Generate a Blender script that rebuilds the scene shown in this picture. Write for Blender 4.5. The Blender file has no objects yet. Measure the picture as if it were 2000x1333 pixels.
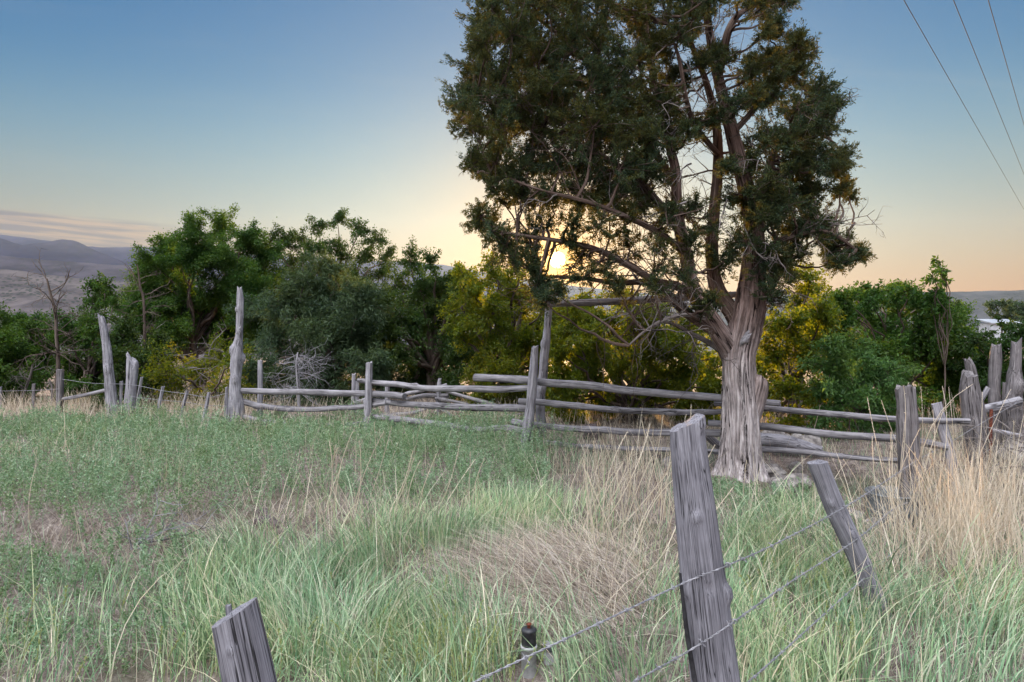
import bpy, math, numpy as np
from math import radians, pi, sin, cos

# ------------------------------------------------------------------ camera, sky, sun, exposure
S = bpy.context.scene
COL = S.collection
F = 2000 * 24 / 36.0          # focal length in photo pixels (24 mm on a 36 mm frame)
HOR = 620.0                   # eye level in the photo
CZ = 1.6                      # camera height
cam = bpy.data.cameras.new('camera'); camo = bpy.data.objects.new('camera', cam); COL.objects.link(camo)
camo.location = (0, 0, CZ); camo.rotation_euler = (pi / 2, 0, 0)
cam.sensor_width = 36; cam.lens = 24; cam.shift_y = -(666.5 - HOR) / 2000.0
cam.clip_start = 0.05; cam.clip_end = 20000
S.camera = camo
SUN_AZ, SUN_EL = 3.8, 4.8
sd = np.array([sin(radians(SUN_AZ)) * cos(radians(SUN_EL)), cos(radians(SUN_AZ)) * cos(radians(SUN_EL)), sin(radians(SUN_EL))])

class NT:
    def __init__(s, tree): s.t = tree
    def n(s, kind, **kw):
        x = s.t.nodes.new(kind)
        for k, v in kw.items(): setattr(x, k, v)
        return x
    def l(s, a, b): s.t.links.new(a, b)
    def put(s, sock, v):
        if hasattr(v, 'is_linked') or isinstance(v, bpy.types.NodeSocket): s.l(v, sock)
        else: sock.default_value = v
    def math(s, op, a, b=None, c=None, clamp=False):
        x = s.n('ShaderNodeMath', operation=op, use_clamp=clamp)
        s.put(x.inputs[0], a)
        if b is not None: s.put(x.inputs[1], b)
        if c is not None: s.put(x.inputs[2], c)
        return x.outputs[0]
    def vmath(s, op, a, b=None):
        x = s.n('ShaderNodeVectorMath', operation=op)
        s.put(x.inputs[0], a)
        if b is not None: s.put(x.inputs[1], b)
        return x.outputs['Value'] if op in ('DOT_PRODUCT', 'LENGTH') else x.outputs[0]
    def smooth(s, v, a, b, c=0.0, d=1.0):
        x = s.n('ShaderNodeMapRange', interpolation_type='SMOOTHSTEP')
        s.put(x.inputs[0], v)
        for i, q in enumerate((a, b, c, d)): x.inputs[i + 1].default_value = q
        return x.outputs[0]
    def mix(s, f, a, b, mode='MIX'):
        x = s.n('ShaderNodeMix', data_type='RGBA', blend_type=mode)
        s.put(x.inputs[0], f)
        for sock, v in ((x.inputs[6], a), (x.inputs[7], b)):
            if isinstance(v, (tuple, list)): sock.default_value = (*v[:3], 1)
            else: s.l(v, sock)
        return x.outputs[2]
    def ramp(s, f, stops, interp='LINEAR'):
        x = s.n('ShaderNodeValToRGB'); cr = x.color_ramp; cr.interpolation = interp
        while len(cr.elements) < len(stops): cr.elements.new(0.5)
        for e, (p, c) in zip(cr.elements, stops): e.position = p; e.color = (*c[:3], 1)
        s.put(x.inputs[0], f)
        return x.outputs[0]
    def noise(s, vec, scale, detail=3.0, rough=0.55, out='Fac'):
        x = s.n('ShaderNodeTexNoise'); x.inputs['Scale'].default_value = scale
        x.inputs['Detail'].default_value = detail; x.inputs['Roughness'].default_value = rough
        if vec is not None: s.l(vec, x.inputs['Vector'])
        return x.outputs[out]
    def mapping(s, vec, scale, loc=(0, 0, 0)):
        x = s.n('ShaderNodeMapping'); x.inputs['Scale'].default_value = scale; x.inputs['Location'].default_value = loc
        s.l(vec, x.inputs[0]); return x.outputs[0]

def lin(r, g, b):
    f = lambda c: c / 12.92 if c <= .04045 else ((c + .055) / 1.055) ** 2.4
    return (f(r / 255.), f(g / 255.), f(b / 255.))

W = bpy.data.worlds.new('World'); S.world = W; W.use_nodes = True
w = NT(W.node_tree)
bg = W.node_tree.nodes['Background']
tc = w.n('ShaderNodeTexCoord')
D = w.vmath('NORMALIZE', tc.outputs['Generated'])
sx = w.n('ShaderNodeSeparateXYZ'); w.l(D, sx.inputs[0]); dx, dy, dz = sx.outputs
nish = w.n('ShaderNodeTexSky', sky_type='NISHITA', sun_disc=False)
nish.sun_elevation = radians(SUN_EL); nish.sun_rotation = radians(SUN_AZ)
base = w.ramp(w.math('MULTIPLY', dz, 1.6, clamp=True), [(0.0, lin(222, 138, 70)), (.06, lin(212, 150, 86)), (.13, lin(202, 166, 116)),
      (.23, lin(168, 174, 160)), (.36, lin(120, 162, 182)), (.50, lin(56, 128, 180)), (.68, lin(10, 104, 170)), (1.0, lin(20, 108, 172))], 'B_SPLINE')
nsc = w.vmath('MULTIPLY', nish.outputs[0], (.012, .011, .010))
skyc = w.vmath('ADD', base, nsc)
dt = w.vmath('DOT_PRODUCT', D, tuple(sd))
ang = w.math('MULTIPLY', w.math('ARCCOSINE', w.math('MINIMUM', dt, 1.0)), 180 / pi)
def glow(col, a, scale):
    e = w.math('MULTIPLY', w.math('EXPONENT', w.math('MULTIPLY', ang, -1.0 / a)), scale)
    m = w.n('ShaderNodeVectorMath', operation='SCALE'); m.inputs[0].default_value = col; w.l(e, m.inputs['Scale']); return m.outputs[0]
skyc = w.vmath('ADD', skyc, glow((.42, .98, 1.25), 17.0, .40))
gk1 = w.math('EXPONENT', w.math('MULTIPLY', ang, -1.0 / 7.0))
skyc = w.mix(w.math('MINIMUM', w.math('MULTIPLY', gk1, 1.2), 1.0), skyc, (1.15, .55, .075))
skyc = w.vmath('ADD', skyc, glow((1.0, .52, .07), .9, 5.0))
skyc = w.vmath('ADD', skyc, glow((1.0, .38, .02), 4.0, 1.0))
# cloud bank low on the left
yy = w.math('MAXIMUM', dy, .05)
q = w.math('DIVIDE', dx, yy); p = w.math('DIVIDE', dz, yy)
edge = w.math('ADD', p, w.math('MULTIPLY', q, .098))        # the bank slopes gently down to the right
cmb = w.n('ShaderNodeCombineXYZ'); w.l(w.math('MULTIPLY', q, 5.0), cmb.inputs[0]); w.l(w.math('MULTIPLY', edge, 95.0), cmb.inputs[1])
cn = w.noise(cmb.outputs[0], 1.0, 4.0)
edge2 = w.math('ADD', edge, w.math('MULTIPLY', cn, .010))
bank = w.math('MULTIPLY', w.smooth(edge2, .094, .083), w.smooth(q, -.44, -.56))
streak = w.smooth(cn, .40, .62)
ccol = w.mix(streak, lin(148, 134, 138), lin(214, 180, 150))
skyc = w.mix(w.math('MULTIPLY', bank, .82), skyc, ccol)
# wispy veil higher up
cmb2 = w.n('ShaderNodeCombineXYZ'); w.l(w.math('MULTIPLY', q, 1.6), cmb2.inputs[0]); w.l(w.math('MULTIPLY', w.math('ADD', p, w.math('MULTIPLY', q, .08)), 14.0), cmb2.inputs[1])
veil = w.math('MULTIPLY', w.smooth(w.noise(cmb2.outputs[0], 1.0, 5.0), .5, .8), .07)
skyc = w.mix(veil, skyc, (.85, .75, .62))
# unseen sky overhead and behind the viewer, brightened to fill the shaded ground
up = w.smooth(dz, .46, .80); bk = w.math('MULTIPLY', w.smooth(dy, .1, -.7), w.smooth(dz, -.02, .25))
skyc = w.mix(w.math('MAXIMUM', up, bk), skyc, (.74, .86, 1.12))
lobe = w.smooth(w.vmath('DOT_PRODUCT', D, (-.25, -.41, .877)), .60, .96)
skyc = w.mix(lobe, skyc, (6.8, 6.8, 7.1))  # added bright lobe in the unseen sky, a soft fill light from above
# sun disc seen through the branches
disc = w.math('MULTIPLY', w.smooth(ang, .75, .30), 60.0)
m = w.n('ShaderNodeVectorMath', operation='SCALE'); m.inputs[0].default_value = (1.0, .72, .22); w.l(disc, m.inputs['Scale'])
skyc = w.vmath('ADD', skyc, m.outputs[0])
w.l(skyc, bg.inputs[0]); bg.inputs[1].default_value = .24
W.cycles.sampling_method = 'MANUAL'; W.cycles.sample_map_resolution = 1024

sl = bpy.data.lights.new('sun', 'SUN'); so = bpy.data.objects.new('sun', sl); COL.objects.link(so)
sl.energy = 4.9; sl.angle = radians(.6); sl.color = (1.0, .58, .22)
so.rotation_euler = (radians(90 - SUN_EL), 0, pi - radians(SUN_AZ)); so.location = (0, -5, 30)

vs = S.view_settings; vs.view_transform = 'Standard'; vs.look = 'None'; vs.exposure = 1.7; vs.gamma = 1.0
cy = S.cycles
cy.max_bounces = 6; cy.diffuse_bounces = 2; cy.glossy_bounces = 2; cy.transmission_bounces = 4; cy.transparent_max_bounces = 4
cy.volume_bounces = 0; cy.use_denoising = True; cy.sample_clamp_indirect = 4.0; cy.sample_clamp_direct = 40.0
cy.caustics_reflective = False; cy.caustics_refractive = False

# ------------------------------------------------------------------ numpy helpers
R = np.random.default_rng(11)
def at(u, v, Y): return np.array([(u - 1000) / F * Y, Y, CZ - (v - HOR) / F * Y])
def _h(i, j, k, s):
    n = (i * 374761393 + j * 668265263 + k * 2147483647 + s * 974711) & 0xffffffff
    n = ((n ^ (n >> 13)) * 1274126177) & 0xffffffff
    return ((n ^ (n >> 16)) & 0xffff) / 65535.0
def vn(p, s=0):                       # value noise in -1..1 for an (n,3) array
    p = np.asarray(p, float); f = np.floor(p); i = f.astype(np.int64); t = p - f; t = t * t * (3 - 2 * t)
    r = 0
    for a in (0, 1):
        for b in (0, 1):
            for c in (0, 1):
                wgt = (t[..., 0] if a else 1 - t[..., 0]) * (t[..., 1] if b else 1 - t[..., 1]) * (t[..., 2] if c else 1 - t[..., 2])
                r = r + wgt * _h(i[..., 0] + a, i[..., 1] + b, i[..., 2] + c, s)
    return r * 2 - 1
def vn2(x, y, sc, s=0):
    x = np.asarray(x, float); return vn(np.stack([x * sc, np.asarray(y, float) * sc, np.zeros_like(x) + .37], -1), s)
def sst(x, a, b):
    t = np.clip((np.asarray(x, float) - a) / (b - a), 0, 1); return t * t * (3 - 2 * t)
def unit(v): return v / (np.linalg.norm(v, axis=-1, keepdims=True) + 1e-12)

def gz(x, y):                         # height of the ground
    x = np.asarray(x, float); y = np.asarray(y, float)
    z = .05 * vn2(x, y, .55, 3) + .02 * vn2(x, y, 1.7, 4)
    z = z - .20 * np.exp(-((x - 3.6) / 1.3) ** 2 - ((y - 6.0) / 1.1) ** 2)
    z = z + .05 * np.exp(-((x - 2.28) / .6) ** 2 - ((y - 6.95) / .6) ** 2)
    crest = 12.6 + 1.2 * sst(x, -1, 3)
    d = np.maximum(0, y - crest)
    fall = .13 * np.minimum(d, 40) + .055 * np.clip(d - 40, 0, 700)
    fall = fall * (1 - .78 * sst(x / np.maximum(y, 1), .42, .62) * (1 - sst(y, 120, 400)))
    z = z - fall * sst(d, 0, 5) + sst(d, 60, 400) * 5 * vn2(x, y, .006, 5)
    return z

class MB:
    """collects tubes, leaves and blades; build() links them as ONE mesh object"""
    def __init__(s): s.v = []; s.f = {3: [], 4: []}; s.wc = []; s.n = 0
    def add(s, v, quads=None, tris=None, wc=None):
        v = np.asarray(v, float).reshape(-1, 3)
        s.v.append(v); s.wc.append(v if wc is None else np.asarray(wc, float).reshape(-1, 3))
        if quads is not None and len(quads): s.f[4].append(np.asarray(quads, np.int64) + s.n)
        if tris is not None and len(tris): s.f[3].append(np.asarray(tris, np.int64) + s.n)
        s.n += len(v); return s
    def build(s, name, mat, parent=None, base=None, smooth=True):
        V = np.concatenate(s.v); WC = np.concatenate(s.wc)
        org = np.array(parent.location) if parent is not None and base is None else (np.array(base) if base is not None else np.zeros(3))
        me = bpy.data.meshes.new(name)
        me.vertices.add(len(V)); me.vertices.foreach_set('co', (V - org).astype(np.float32).ravel())
        idx = []; tot = []
        for k in (3, 4):
            if s.f[k]:
                a = np.concatenate(s.f[k]); idx.append(a.ravel()); tot.append(np.full(len(a), k))
        idx = np.concatenate(idx).astype(np.int32); tot = np.concatenate(tot).astype(np.int32)
        me.loops.add(len(idx)); me.loops.foreach_set('vertex_index', idx)
        me.polygons.add(len(tot)); me.polygons.foreach_set('loop_start', np.concatenate([[0], np.cumsum(tot)[:-1]]).astype(np.int32))
        me.polygons.foreach_set('loop_total', tot)
        me.polygons.foreach_set('use_smooth', np.full(len(tot), smooth))
        a = me.attributes.new('wc', 'FLOAT_VECTOR', 'POINT'); a.data.foreach_set('vector', WC.astype(np.float32).ravel())
        me.materials.append(mat); me.update(calc_edges=True); me.validate()
        o = bpy.data.objects.new(name, me); COL.objects.link(o)
        if parent is not None and base is None: o.parent = parent
        else: o.location = org
        return o

def tag(o, label=None, cat=None, group=None, kind=None):
    if label: o['label'] = label
    if cat: o['category'] = cat
    if group: o['group'] = group
    if kind: o['kind'] = kind
    return o
def empty(name, loc, label, cat, group=None):
    o = bpy.data.objects.new(name, None); COL.objects.link(o); o.location = tuple(float(c) for c in loc); o.empty_display_size = .1
    return tag(o, label, cat, group)

def spline(P, n):
    """Catmull-Rom through the rows of P (any columns), resampled evenly to n rows"""
    P = np.asarray(P, float); m = len(P)
    if m == 2:
        t = np.linspace(0, 1, n)[:, None]; return P[0] * (1 - t) + P[1] * t
    Q = np.vstack([2 * P[0] - P[1], P, 2 * P[-1] - P[-2]])
    seg = np.linalg.norm(np.diff(P[:, :3], axis=0), axis=1); cum = np.concatenate([[0], np.cumsum(seg)])
    x = np.linspace(0, cum[-1], n); i = np.clip(np.searchsorted(cum, x, side='right') - 1, 0, m - 2)
    t = ((x - cum[i]) / (seg[i] + 1e-9))[:, None]
    a, b, c, d = Q[i], Q[i + 1], Q[i + 2], Q[i + 3]
    return .5 * (2 * b + (c - a) * t + (2 * a - 5 * b + 4 * c - d) * t * t + (3 * b - a - 3 * c + d) * t ** 3)

def tube(mb, P, rad, sides=6, rings=None, rough=0.0, rs=6.0, groove=0.0, gk=5.0, sq=None, flat=1.0, flare=None, twist=0.0,
         knots=(), slant=0.0, jag=0.0, cap=True, seed=None, ref=None, wob=0.0):
    P = np.asarray(P, float); rad = np.broadcast_to(np.asarray(rad, float), (len(P),))
    n = rings or len(P)
    A = spline(np.column_stack([P, rad]), n) if n != len(P) else np.column_stack([P, rad])
    C = A[:, :3].copy(); r = np.maximum(A[:, 3], 1e-4)
    seed = int(R.integers(1 << 20)) if seed is None else seed
    so_ = np.array([(seed * .731) % 97, (seed * 1.37) % 89, (seed * 2.11) % 83])
    if wob:
        L0 = np.linspace(0, 1, n) * np.linalg.norm(C[-1] - C[0])
        for ax in (0, 2): C[:, ax] += wob * vn(np.stack([L0 * 2.2 + so_[0] + ax * 9, L0 * 0, L0 * 0], -1))
    T = unit(np.gradient(C, axis=0))
    if ref is None:
        ref = np.zeros(3); mt = np.abs(T.mean(0)); ref[1 if mt[1] < .8 else int(np.argmin(mt))] = -1
    N = unit(ref - (T @ ref)[:, None] * T); B = np.cross(T, N)
    L = np.concatenate([[0], np.cumsum(np.linalg.norm(np.diff(C, axis=0), axis=1))])
    th = np.linspace(0, 2 * pi, sides, endpoint=False)
    TH, LL = np.meshgrid(th, L); RR = np.repeat(r[:, None], sides, 1)
    ct, st = np.cos(TH), np.sin(TH)
    if sq:
        k = 1.0 / (np.abs(ct) ** sq + np.abs(st) ** sq) ** (1.0 / sq); ct = ct * k; st = st * k
    rm = np.median(r)
    if rough:
        q = np.stack([np.cos(TH) * 1.1, np.sin(TH) * 1.1, LL * rs], -1) + so_
        RR = RR * (1 + rough * (vn(q) + .5 * vn(q * 2.3 + 7)))
    if groove:
        tw = TH + twist * LL
        q = np.stack([np.cos(tw) * gk, np.sin(tw) * gk, LL * 1.3], -1) + so_
        g = 1 - np.abs(vn(q)); g2 = 1 - np.abs(vn(q * 2.1 + 31))
        RR = RR * (1 + groove * ((g - .6) + .55 * (g2 - .6)))
    if flare is not None:
        RR = RR + flare(TH, LL)
    for (kt, ka, ks, kh) in knots:
        da = np.angle(np.exp(1j * (TH - ka))) * RR; dl = LL - kt * L[-1]
        g = np.exp(-(da ** 2 + (dl * .8) ** 2) / ks ** 2); rr_ = np.sqrt(da ** 2 + dl ** 2)
        RR = RR + kh * g - kh * .55 * np.exp(-(rr_ / (ks * .35)) ** 2)
    V = C[:, None, :] + (RR * ct * flat)[..., None] * N[:, None, :] + (RR * st)[..., None] * B[:, None, :]
    if slant or jag:
        k = sst(LL, L[-1] - 3 * rm, L[-1])
        off = k * (slant * RR * st + jag * rm * (vn(np.stack([np.cos(TH) * 2.2, np.sin(TH) * 2.2, TH * 0], -1) + so_)))
        V = V + off[..., None] * T[:, None, :]
    wc = np.stack([np.cos(TH) * RR, np.sin(TH) * RR, LL], -1) + so_ * .1
    a = np.arange(n - 1)[:, None] * sides + np.arange(sides)[None]; b = np.arange(n - 1)[:, None] * sides + (np.arange(sides) + 1)[None] % sides
    Q = np.stack([a, b, b + sides, a + sides], -1).reshape(-1, 4)
    mb.add(V, quads=Q, wc=wc)
    if cap:
        for ring, flip in ((0, True), (n - 1, False)):
            rv = V[ring]; c = rv.mean(0); inner = c + (rv - c) * .5; s_ = np.arange(sides); s1 = (s_ + 1) % sides
            if jag and ring: inner = inner + T[ring] * (rm * .12 * vn(inner * 60))[:, None]
            vv = np.vstack([rv, inner, c[None]])
            q1 = np.stack([s_, s1, s1 + sides, s_ + sides], -1); t1 = np.stack([s_ + sides, s1 + sides, np.full(sides, 2 * sides)], -1)
            if flip: q1 = q1[:, ::-1]; t1 = t1[:, ::-1]
            e = (vv - c) @ np.stack([N[ring], B[ring], T[ring]], 1)
            mb.add(vv, quads=q1, tris=t1, wc=np.stack([e[:, 0] * 2.0, e[:, 1] * 2.0, e[:, 2] + L[ring]], -1) + so_ * .1)
    return mb
def ptube(mb, pts, Y, **k):
    """pts: (u, v, width in px) rows, Y: depth (one or per row)"""
    Y = np.broadcast_to(np.asarray(Y, float), (len(pts),))
    return tube(mb, [at(a[0], a[1], y) for a, y in zip(pts, Y)], [a[2] * .5 * y / F for a, y in zip(pts, Y)], **k)

# ------------------------------------------------------------------ materials
def newmat(name):
    m = bpy.data.materials.new(name); m.use_nodes = True; t = NT(m.node_tree); b = m.node_tree.nodes['Principled BSDF']; return m, t, b
def wood(name, dark, mid, light, grain=55.0, stretch=2.2, bump=.9, dist=.004, rough=.85, crack=None, cw=.02):
    m, t, b = newmat(name)
    a = t.n('ShaderNodeAttribute', attribute_name='wc').outputs['Vector']
    g = t.noise(t.mapping(a, (grain, grain, stretch)), 1.0, 6.0, .65)
    g2 = t.noise(t.mapping(a, (grain * .28, grain * .28, stretch * .6)), 1.0, 3.0, .6)
    patch = t.noise(a, 5.5, 4.0, .6)
    fac = t.math('ADD', t.math('MULTIPLY', g, .55), t.math('ADD', t.math('MULTIPLY', g2, .30), t.math('MULTIPLY', patch, .22)))
    col = t.ramp(fac, [(.38, dark), (.47, tuple(.5 * (x + y) for x, y in zip(dark, mid))), (.55, mid), (.68, light)])
    lich = t.smooth(t.noise(a, 16.0, 5.0, .6), .62, .72)
    col = t.mix(t.math('MULTIPLY', lich, .35), col, tuple(c * .55 for c in mid))
    cf, cs = crack or (grain * .22, stretch * .22)
    cn_ = t.math('ABSOLUTE', t.math('SUBTRACT', t.noise(t.mapping(a, (cf, cf, cs)), 1.0, 3.0, .5), .5))
    ck = t.math('MULTIPLY', t.smooth(cn_, cw, cw * .25), t.smooth(t.noise(t.mapping(a, (cf * .5, cf * .5, cs * 1.5), (3, 7, 1)), 1.0, 2.0), .46, .56))
    col = t.mix(t.math('MULTIPLY', ck, .92), col, tuple(c * .35 for c in dark))
    fac = t.math('SUBTRACT', fac, t.math('MULTIPLY', ck, .8))
    t.l(col, b.inputs['Base Color']); b.inputs['Roughness'].default_value = rough
    b.inputs['Specular IOR Level'].default_value = .12
    bp = t.n('ShaderNodeBump'); bp.inputs['Strength'].default_value = bump; bp.inputs['Distance'].default_value = dist
    t.l(t.math('ADD', fac, t.math('MULTIPLY', g, .5)), bp.inputs['Height']); t.l(bp.outputs[0], b.inputs['Normal'])
    return m
def leafmat(name, cols, trans=.45, gloss=.014, tipcol=None, posn=None):
    """thin leaves and blades: diffuse plus translucent, every island its own tint"""
    m = bpy.data.materials.new(name); m.use_nodes = True; t = NT(m.node_tree); m.node_tree.nodes.clear()
    geo = t.n('ShaderNodeNewGeometry')
    c = t.ramp(geo.outputs['Random Per Island'], [(i / max(1, len(cols) - 1), k) for i, k in enumerate(cols)])
    if posn:
        nz = t.noise(geo.outputs['Position'], posn[0], 3.0)
        c = t.mix(t.smooth(nz, .4, .62), c, t.mix(1.0, c, posn[1], 'MULTIPLY'))
    dif = t.n('ShaderNodeBsdfDiffuse'); t.l(c, dif.inputs[0])
    tr = t.n('ShaderNodeBsdfTranslucent')
    t.l(t.mix(1.0, c, tipcol or (1.25, 1.15, .6), 'MULTIPLY'), tr.inputs[0])
    mx = t.n('ShaderNodeMixShader'); mx.inputs[0].default_value = trans; t.l(dif.outputs[0], mx.inputs[1]); t.l(tr.outputs[0], mx.inputs[2])
    gl = t.n('ShaderNodeBsdfGlossy'); gl.inputs['Roughness'].default_value = .42; gl.inputs[0].default_value = (.8, .85, .9, 1)
    m2 = t.n('ShaderNodeMixShader'); m2.inputs[0].default_value = gloss; t.l(mx.outputs[0], m2.inputs[1]); t.l(gl.outputs[0], m2.inputs[2])
    out = t.n('ShaderNodeOutputMaterial'); t.l(m2.outputs[0], out.inputs['Surface'])
    return m
def plain(name, c1, c2, scale, rough=.8, metal=0.0, bump=.4, dist=.01, detail=5.0):
    m, t, b = newmat(name)
    o = t.n('ShaderNodeTexCoord').outputs['Object']
    nz = t.noise(o, scale, detail, .6)
    t.l(t.mix(t.smooth(nz, .35, .66), c1, c2), b.inputs['Base Color'])
    b.inputs['Roughness'].default_value = rough; b.inputs['Metallic'].default_value = metal
    bp = t.n('ShaderNodeBump'); bp.inputs['Strength'].default_value = bump; bp.inputs['Distance'].default_value = dist
    t.l(t.noise(o, scale * 2.5, 6.0), bp.inputs['Height']); t.l(bp.outputs[0], b.inputs['Normal'])
    return m

M = {}
M['post'] = wood('weathered_post_wood', (.035, .031, .034), (.29, .28, .305), (.48, .47, .50), grain=110, stretch=3.0)
M['post_dark'] = wood('dark_post_wood', (.024, .020, .020), (.18, .165, .17), (.33, .31, .315), grain=110, stretch=3.0)
M['post_near'] = wood('grey_split_post_wood', (.045, .043, .050), (.215, .21, .235), (.36, .355, .39), grain=300, stretch=3.5, bump=.6, dist=.002)
M['rail'] = wood('weathered_rail_wood', (.040, .036, .038), (.25, .24, .255), (.42, .405, .425), grain=110, stretch=3.0)
M['bark'] = wood('juniper_bark', (.030, .021, .018), (.38, .335, .33), (.72, .67, .67), grain=40, stretch=1.5, bump=1.0, dist=.016, crack=(22, .7), cw=.032, rough=.95)
def bark_shift(m):
    t = NT(m.node_tree); b = m.node_tree.nodes['Principled BSDF']; src = b.inputs['Base Color'].links[0].from_socket
    a = t.n('ShaderNodeAttribute', attribute_name='wc').outputs['Vector']; sp = t.n('ShaderNodeSeparateXYZ'); t.l(a, sp.inputs[0])
    k = t.smooth(t.math('ADD', sp.outputs[2], t.math('MULTIPLY', t.noise(t.mapping(a, (30, 30, 2)), 1.0, 4.0), .9)), 2.2, 3.6)
    t.l(t.mix(k, src, t.mix(1.0, src, (.50, .38, .33), 'MULTIPLY')), b.inputs['Base Color'])
bark_shift(M['bark'])
M['limb'] = wood('juniper_limb_bark', (.022, .014, .010), (.115, .080, .066), (.27, .21, .18), grain=80, stretch=2.2, bump=.9, dist=.008, rough=.95)
M['twig'] = wood('dead_twig_wood', (.04, .033, .03), (.19, .165, .155), (.34, .31, .30), grain=40)
M['paletwig'] = wood('bleached_twig_wood', (.10, .095, .10), (.29, .28, .30), (.44, .43, .45), grain=40)
M['brush'] = wood('brown_brush_wood', (.03, .022, .017), (.11, .085, .07), (.20, .165, .145), grain=40)
M['juniper'] = leafmat('juniper_foliage', [(.024, .046, .032), (.042, .074, .040), (.064, .098, .044), (.034, .062, .044)], trans=.42, tipcol=(1.7, 1.05, .45), gloss=.008, posn=(1.9, (1.4, 1.08, .75)))
M['leaf_green'] = leafmat('broad_green_leaves', [(.028, .078, .014), (.046, .112, .020), (.072, .148, .026), (.036, .094, .026)], trans=.5, posn=(.7, (1.25, 1.05, .8)))
M['leaf_dark'] = leafmat('dark_green_leaves', [(.020, .052, .012), (.032, .074, .016), (.048, .095, .02), (.025, .062, .020)], trans=.45, posn=(.8, (1.3, 1.0, .75)))
M['leaf_willow'] = leafmat('grey_green_leaves', [(.038, .072, .040), (.056, .096, .050), (.074, .118, .060)], trans=.4, posn=(.9, (1.1, 1.0, .8)))
M['leaf_bright'] = leafmat('pale_green_leaves', [(.055, .135, .040), (.080, .175, .050), (.115, .215, .062), (.065, .15, .052)], trans=.5, posn=(1.0, (1.15, 1.0, .8)))
M['leaf_yellow'] = leafmat('yellow_green_leaves', [(.068, .122, .012), (.105, .16, .014), (.16, .20, .016), (.056, .108, .016)], trans=.62, tipcol=(1.6, 1.3, .5), posn=(.9, (1.15, 1.0, .8)))
M['flower'] = leafmat('yellow_flowers', [(.62, .40, .02), (.75, .50, .03), (.5, .36, .03)], trans=.5)
M['grass'] = leafmat('lush_grass', [(.12, .24, .13), (.22, .38, .21), (.40, .53, .34), (.15, .29, .17), (.60, .66, .49), (.23, .39, .18), (.68, .64, .52), (.06, .14, .06), (.30, .45, .29)], trans=.22, tipcol=(1.1, 1.08, .75), posn=(1.2, (1.12, 1.02, .92)))
M['grass2'] = leafmat('blue_green_grass', [(.13, .25, .15), (.22, .37, .23), (.34, .49, .33), (.09, .19, .10)], trans=.28)
M['weed'] = leafmat('leafy_weeds', [(.085, .18, .09), (.19, .32, .18), (.37, .50, .35), (.12, .23, .12), (.26, .40, .25), (.48, .58, .45)], trans=.26, posn=(2.6, (.78, .76, .62)))
M['seed'] = leafmat('green_seed_heads', [(.30, .36, .14), (.42, .44, .20), (.22, .32, .12)], trans=.3)
M['straw'] = leafmat('dry_straw', [(.50, .43, .35), (.66, .59, .46), (.78, .72, .60), (.42, .34, .24)], trans=.3, tipcol=(1.15, .95, .7))
M['thatch'] = leafmat('dry_thatch', [(.32, .265, .22), (.46, .405, .35), (.58, .53, .47), (.24, .19, .155), (.14, .11, .09)], trans=.25, tipcol=(1.1, .95, .8))
M['stone'] = plain('rough_stone', (.13, .115, .11), (.36, .33, .31), 13, .9, bump=.9, dist=.02)
M['stone_dark'] = plain('dark_stone', (.06, .045, .045), (.14, .11, .11), 14, .9, bump=.9, dist=.02)
M['galv'] = plain('galvanised_metal', (.10, .11, .12), (.22, .24, .25), 18, .65, .3, .25, .004)
M['wire'] = plain('old_fence_wire', (.20, .20, .22), (.40, .40, .43), 60, .5, .3, .2, .001)
M['rust'] = plain('rusty_iron', (.10, .025, .015), (.22, .06, .03), 40, .8, .3, .4, .003)
M['black'] = plain('black_plastic', (.012, .012, .014), (.04, .04, .045), 30, .5, 0, .3, .002)
M['pvc'] = plain('dirty_grey_pipe', (.30, .30, .31), (.46, .46, .47), 22, .65, 0, .3, .003)
M['cable'] = plain('dark_cable', (.012, .012, .014), (.02, .02, .024), 5, .9)
M['white'] = plain('white_painted_metal', (.42, .44, .47), (.52, .54, .57), 2.0, .6, 0, .1, .01)
M['roofw'] = plain('pale_roof_metal', (.30, .32, .35), (.40, .42, .45), 1.0, .5, 0, .1, .01)

def ground_material():
    m, t, b = newmat('soil_and_thatch')
    g = t.n('ShaderNodeNewGeometry').outputs['Position']
    n1 = t.noise(g, 1.1, 5.0); n2 = t.noise(g, 9.0, 6.0, .7); n3 = t.noise(g, 55.0, 4.0, .7)
    near = t.ramp(t.math('ADD', t.math('MULTIPLY', n2, .6), t.math('MULTIPLY', n3, .4)), [(.34, (.07, .052, .045)), (.48, (.17, .135, .12)), (.62, (.34, .29, .26))])
    near = t.mix(t.math('MULTIPLY', t.smooth(n1, .45, .65), .5), near, (.10, .115, .055))
    f1 = t.noise(g, .012, 5.0, .6); vo = t.n('ShaderNodeTexVoronoi'); vo.inputs['Scale'].default_value = .09; t.l(g, vo.inputs['Vector'])
    far = t.mix(t.smooth(f1, .4, .6), (.17, .14, .12), (.10, .085, .07))
    far = t.mix(t.math('MULTIPLY', t.smooth(vo.outputs['Distance'], .42, .2), .8), far, (.05, .055, .035))
    sp = t.n('ShaderNodeSeparateXYZ'); t.l(g, sp.inputs[0])
    t.l(t.mix(t.smooth(sp.outputs[1], 40, 140), near, far), b.inputs['Base Color']); b.inputs['Roughness'].default_value = .95
    b.inputs['Specular IOR Level'].default_value = .1
    bp = t.n('ShaderNodeBump'); bp.inputs['Strength'].default_value = .8; bp.inputs['Distance'].default_value = .03
    t.l(t.math('ADD', n2, n3), bp.inputs['Height']); t.l(bp.outputs[0], b.inputs['Normal'])
    return m
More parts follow.
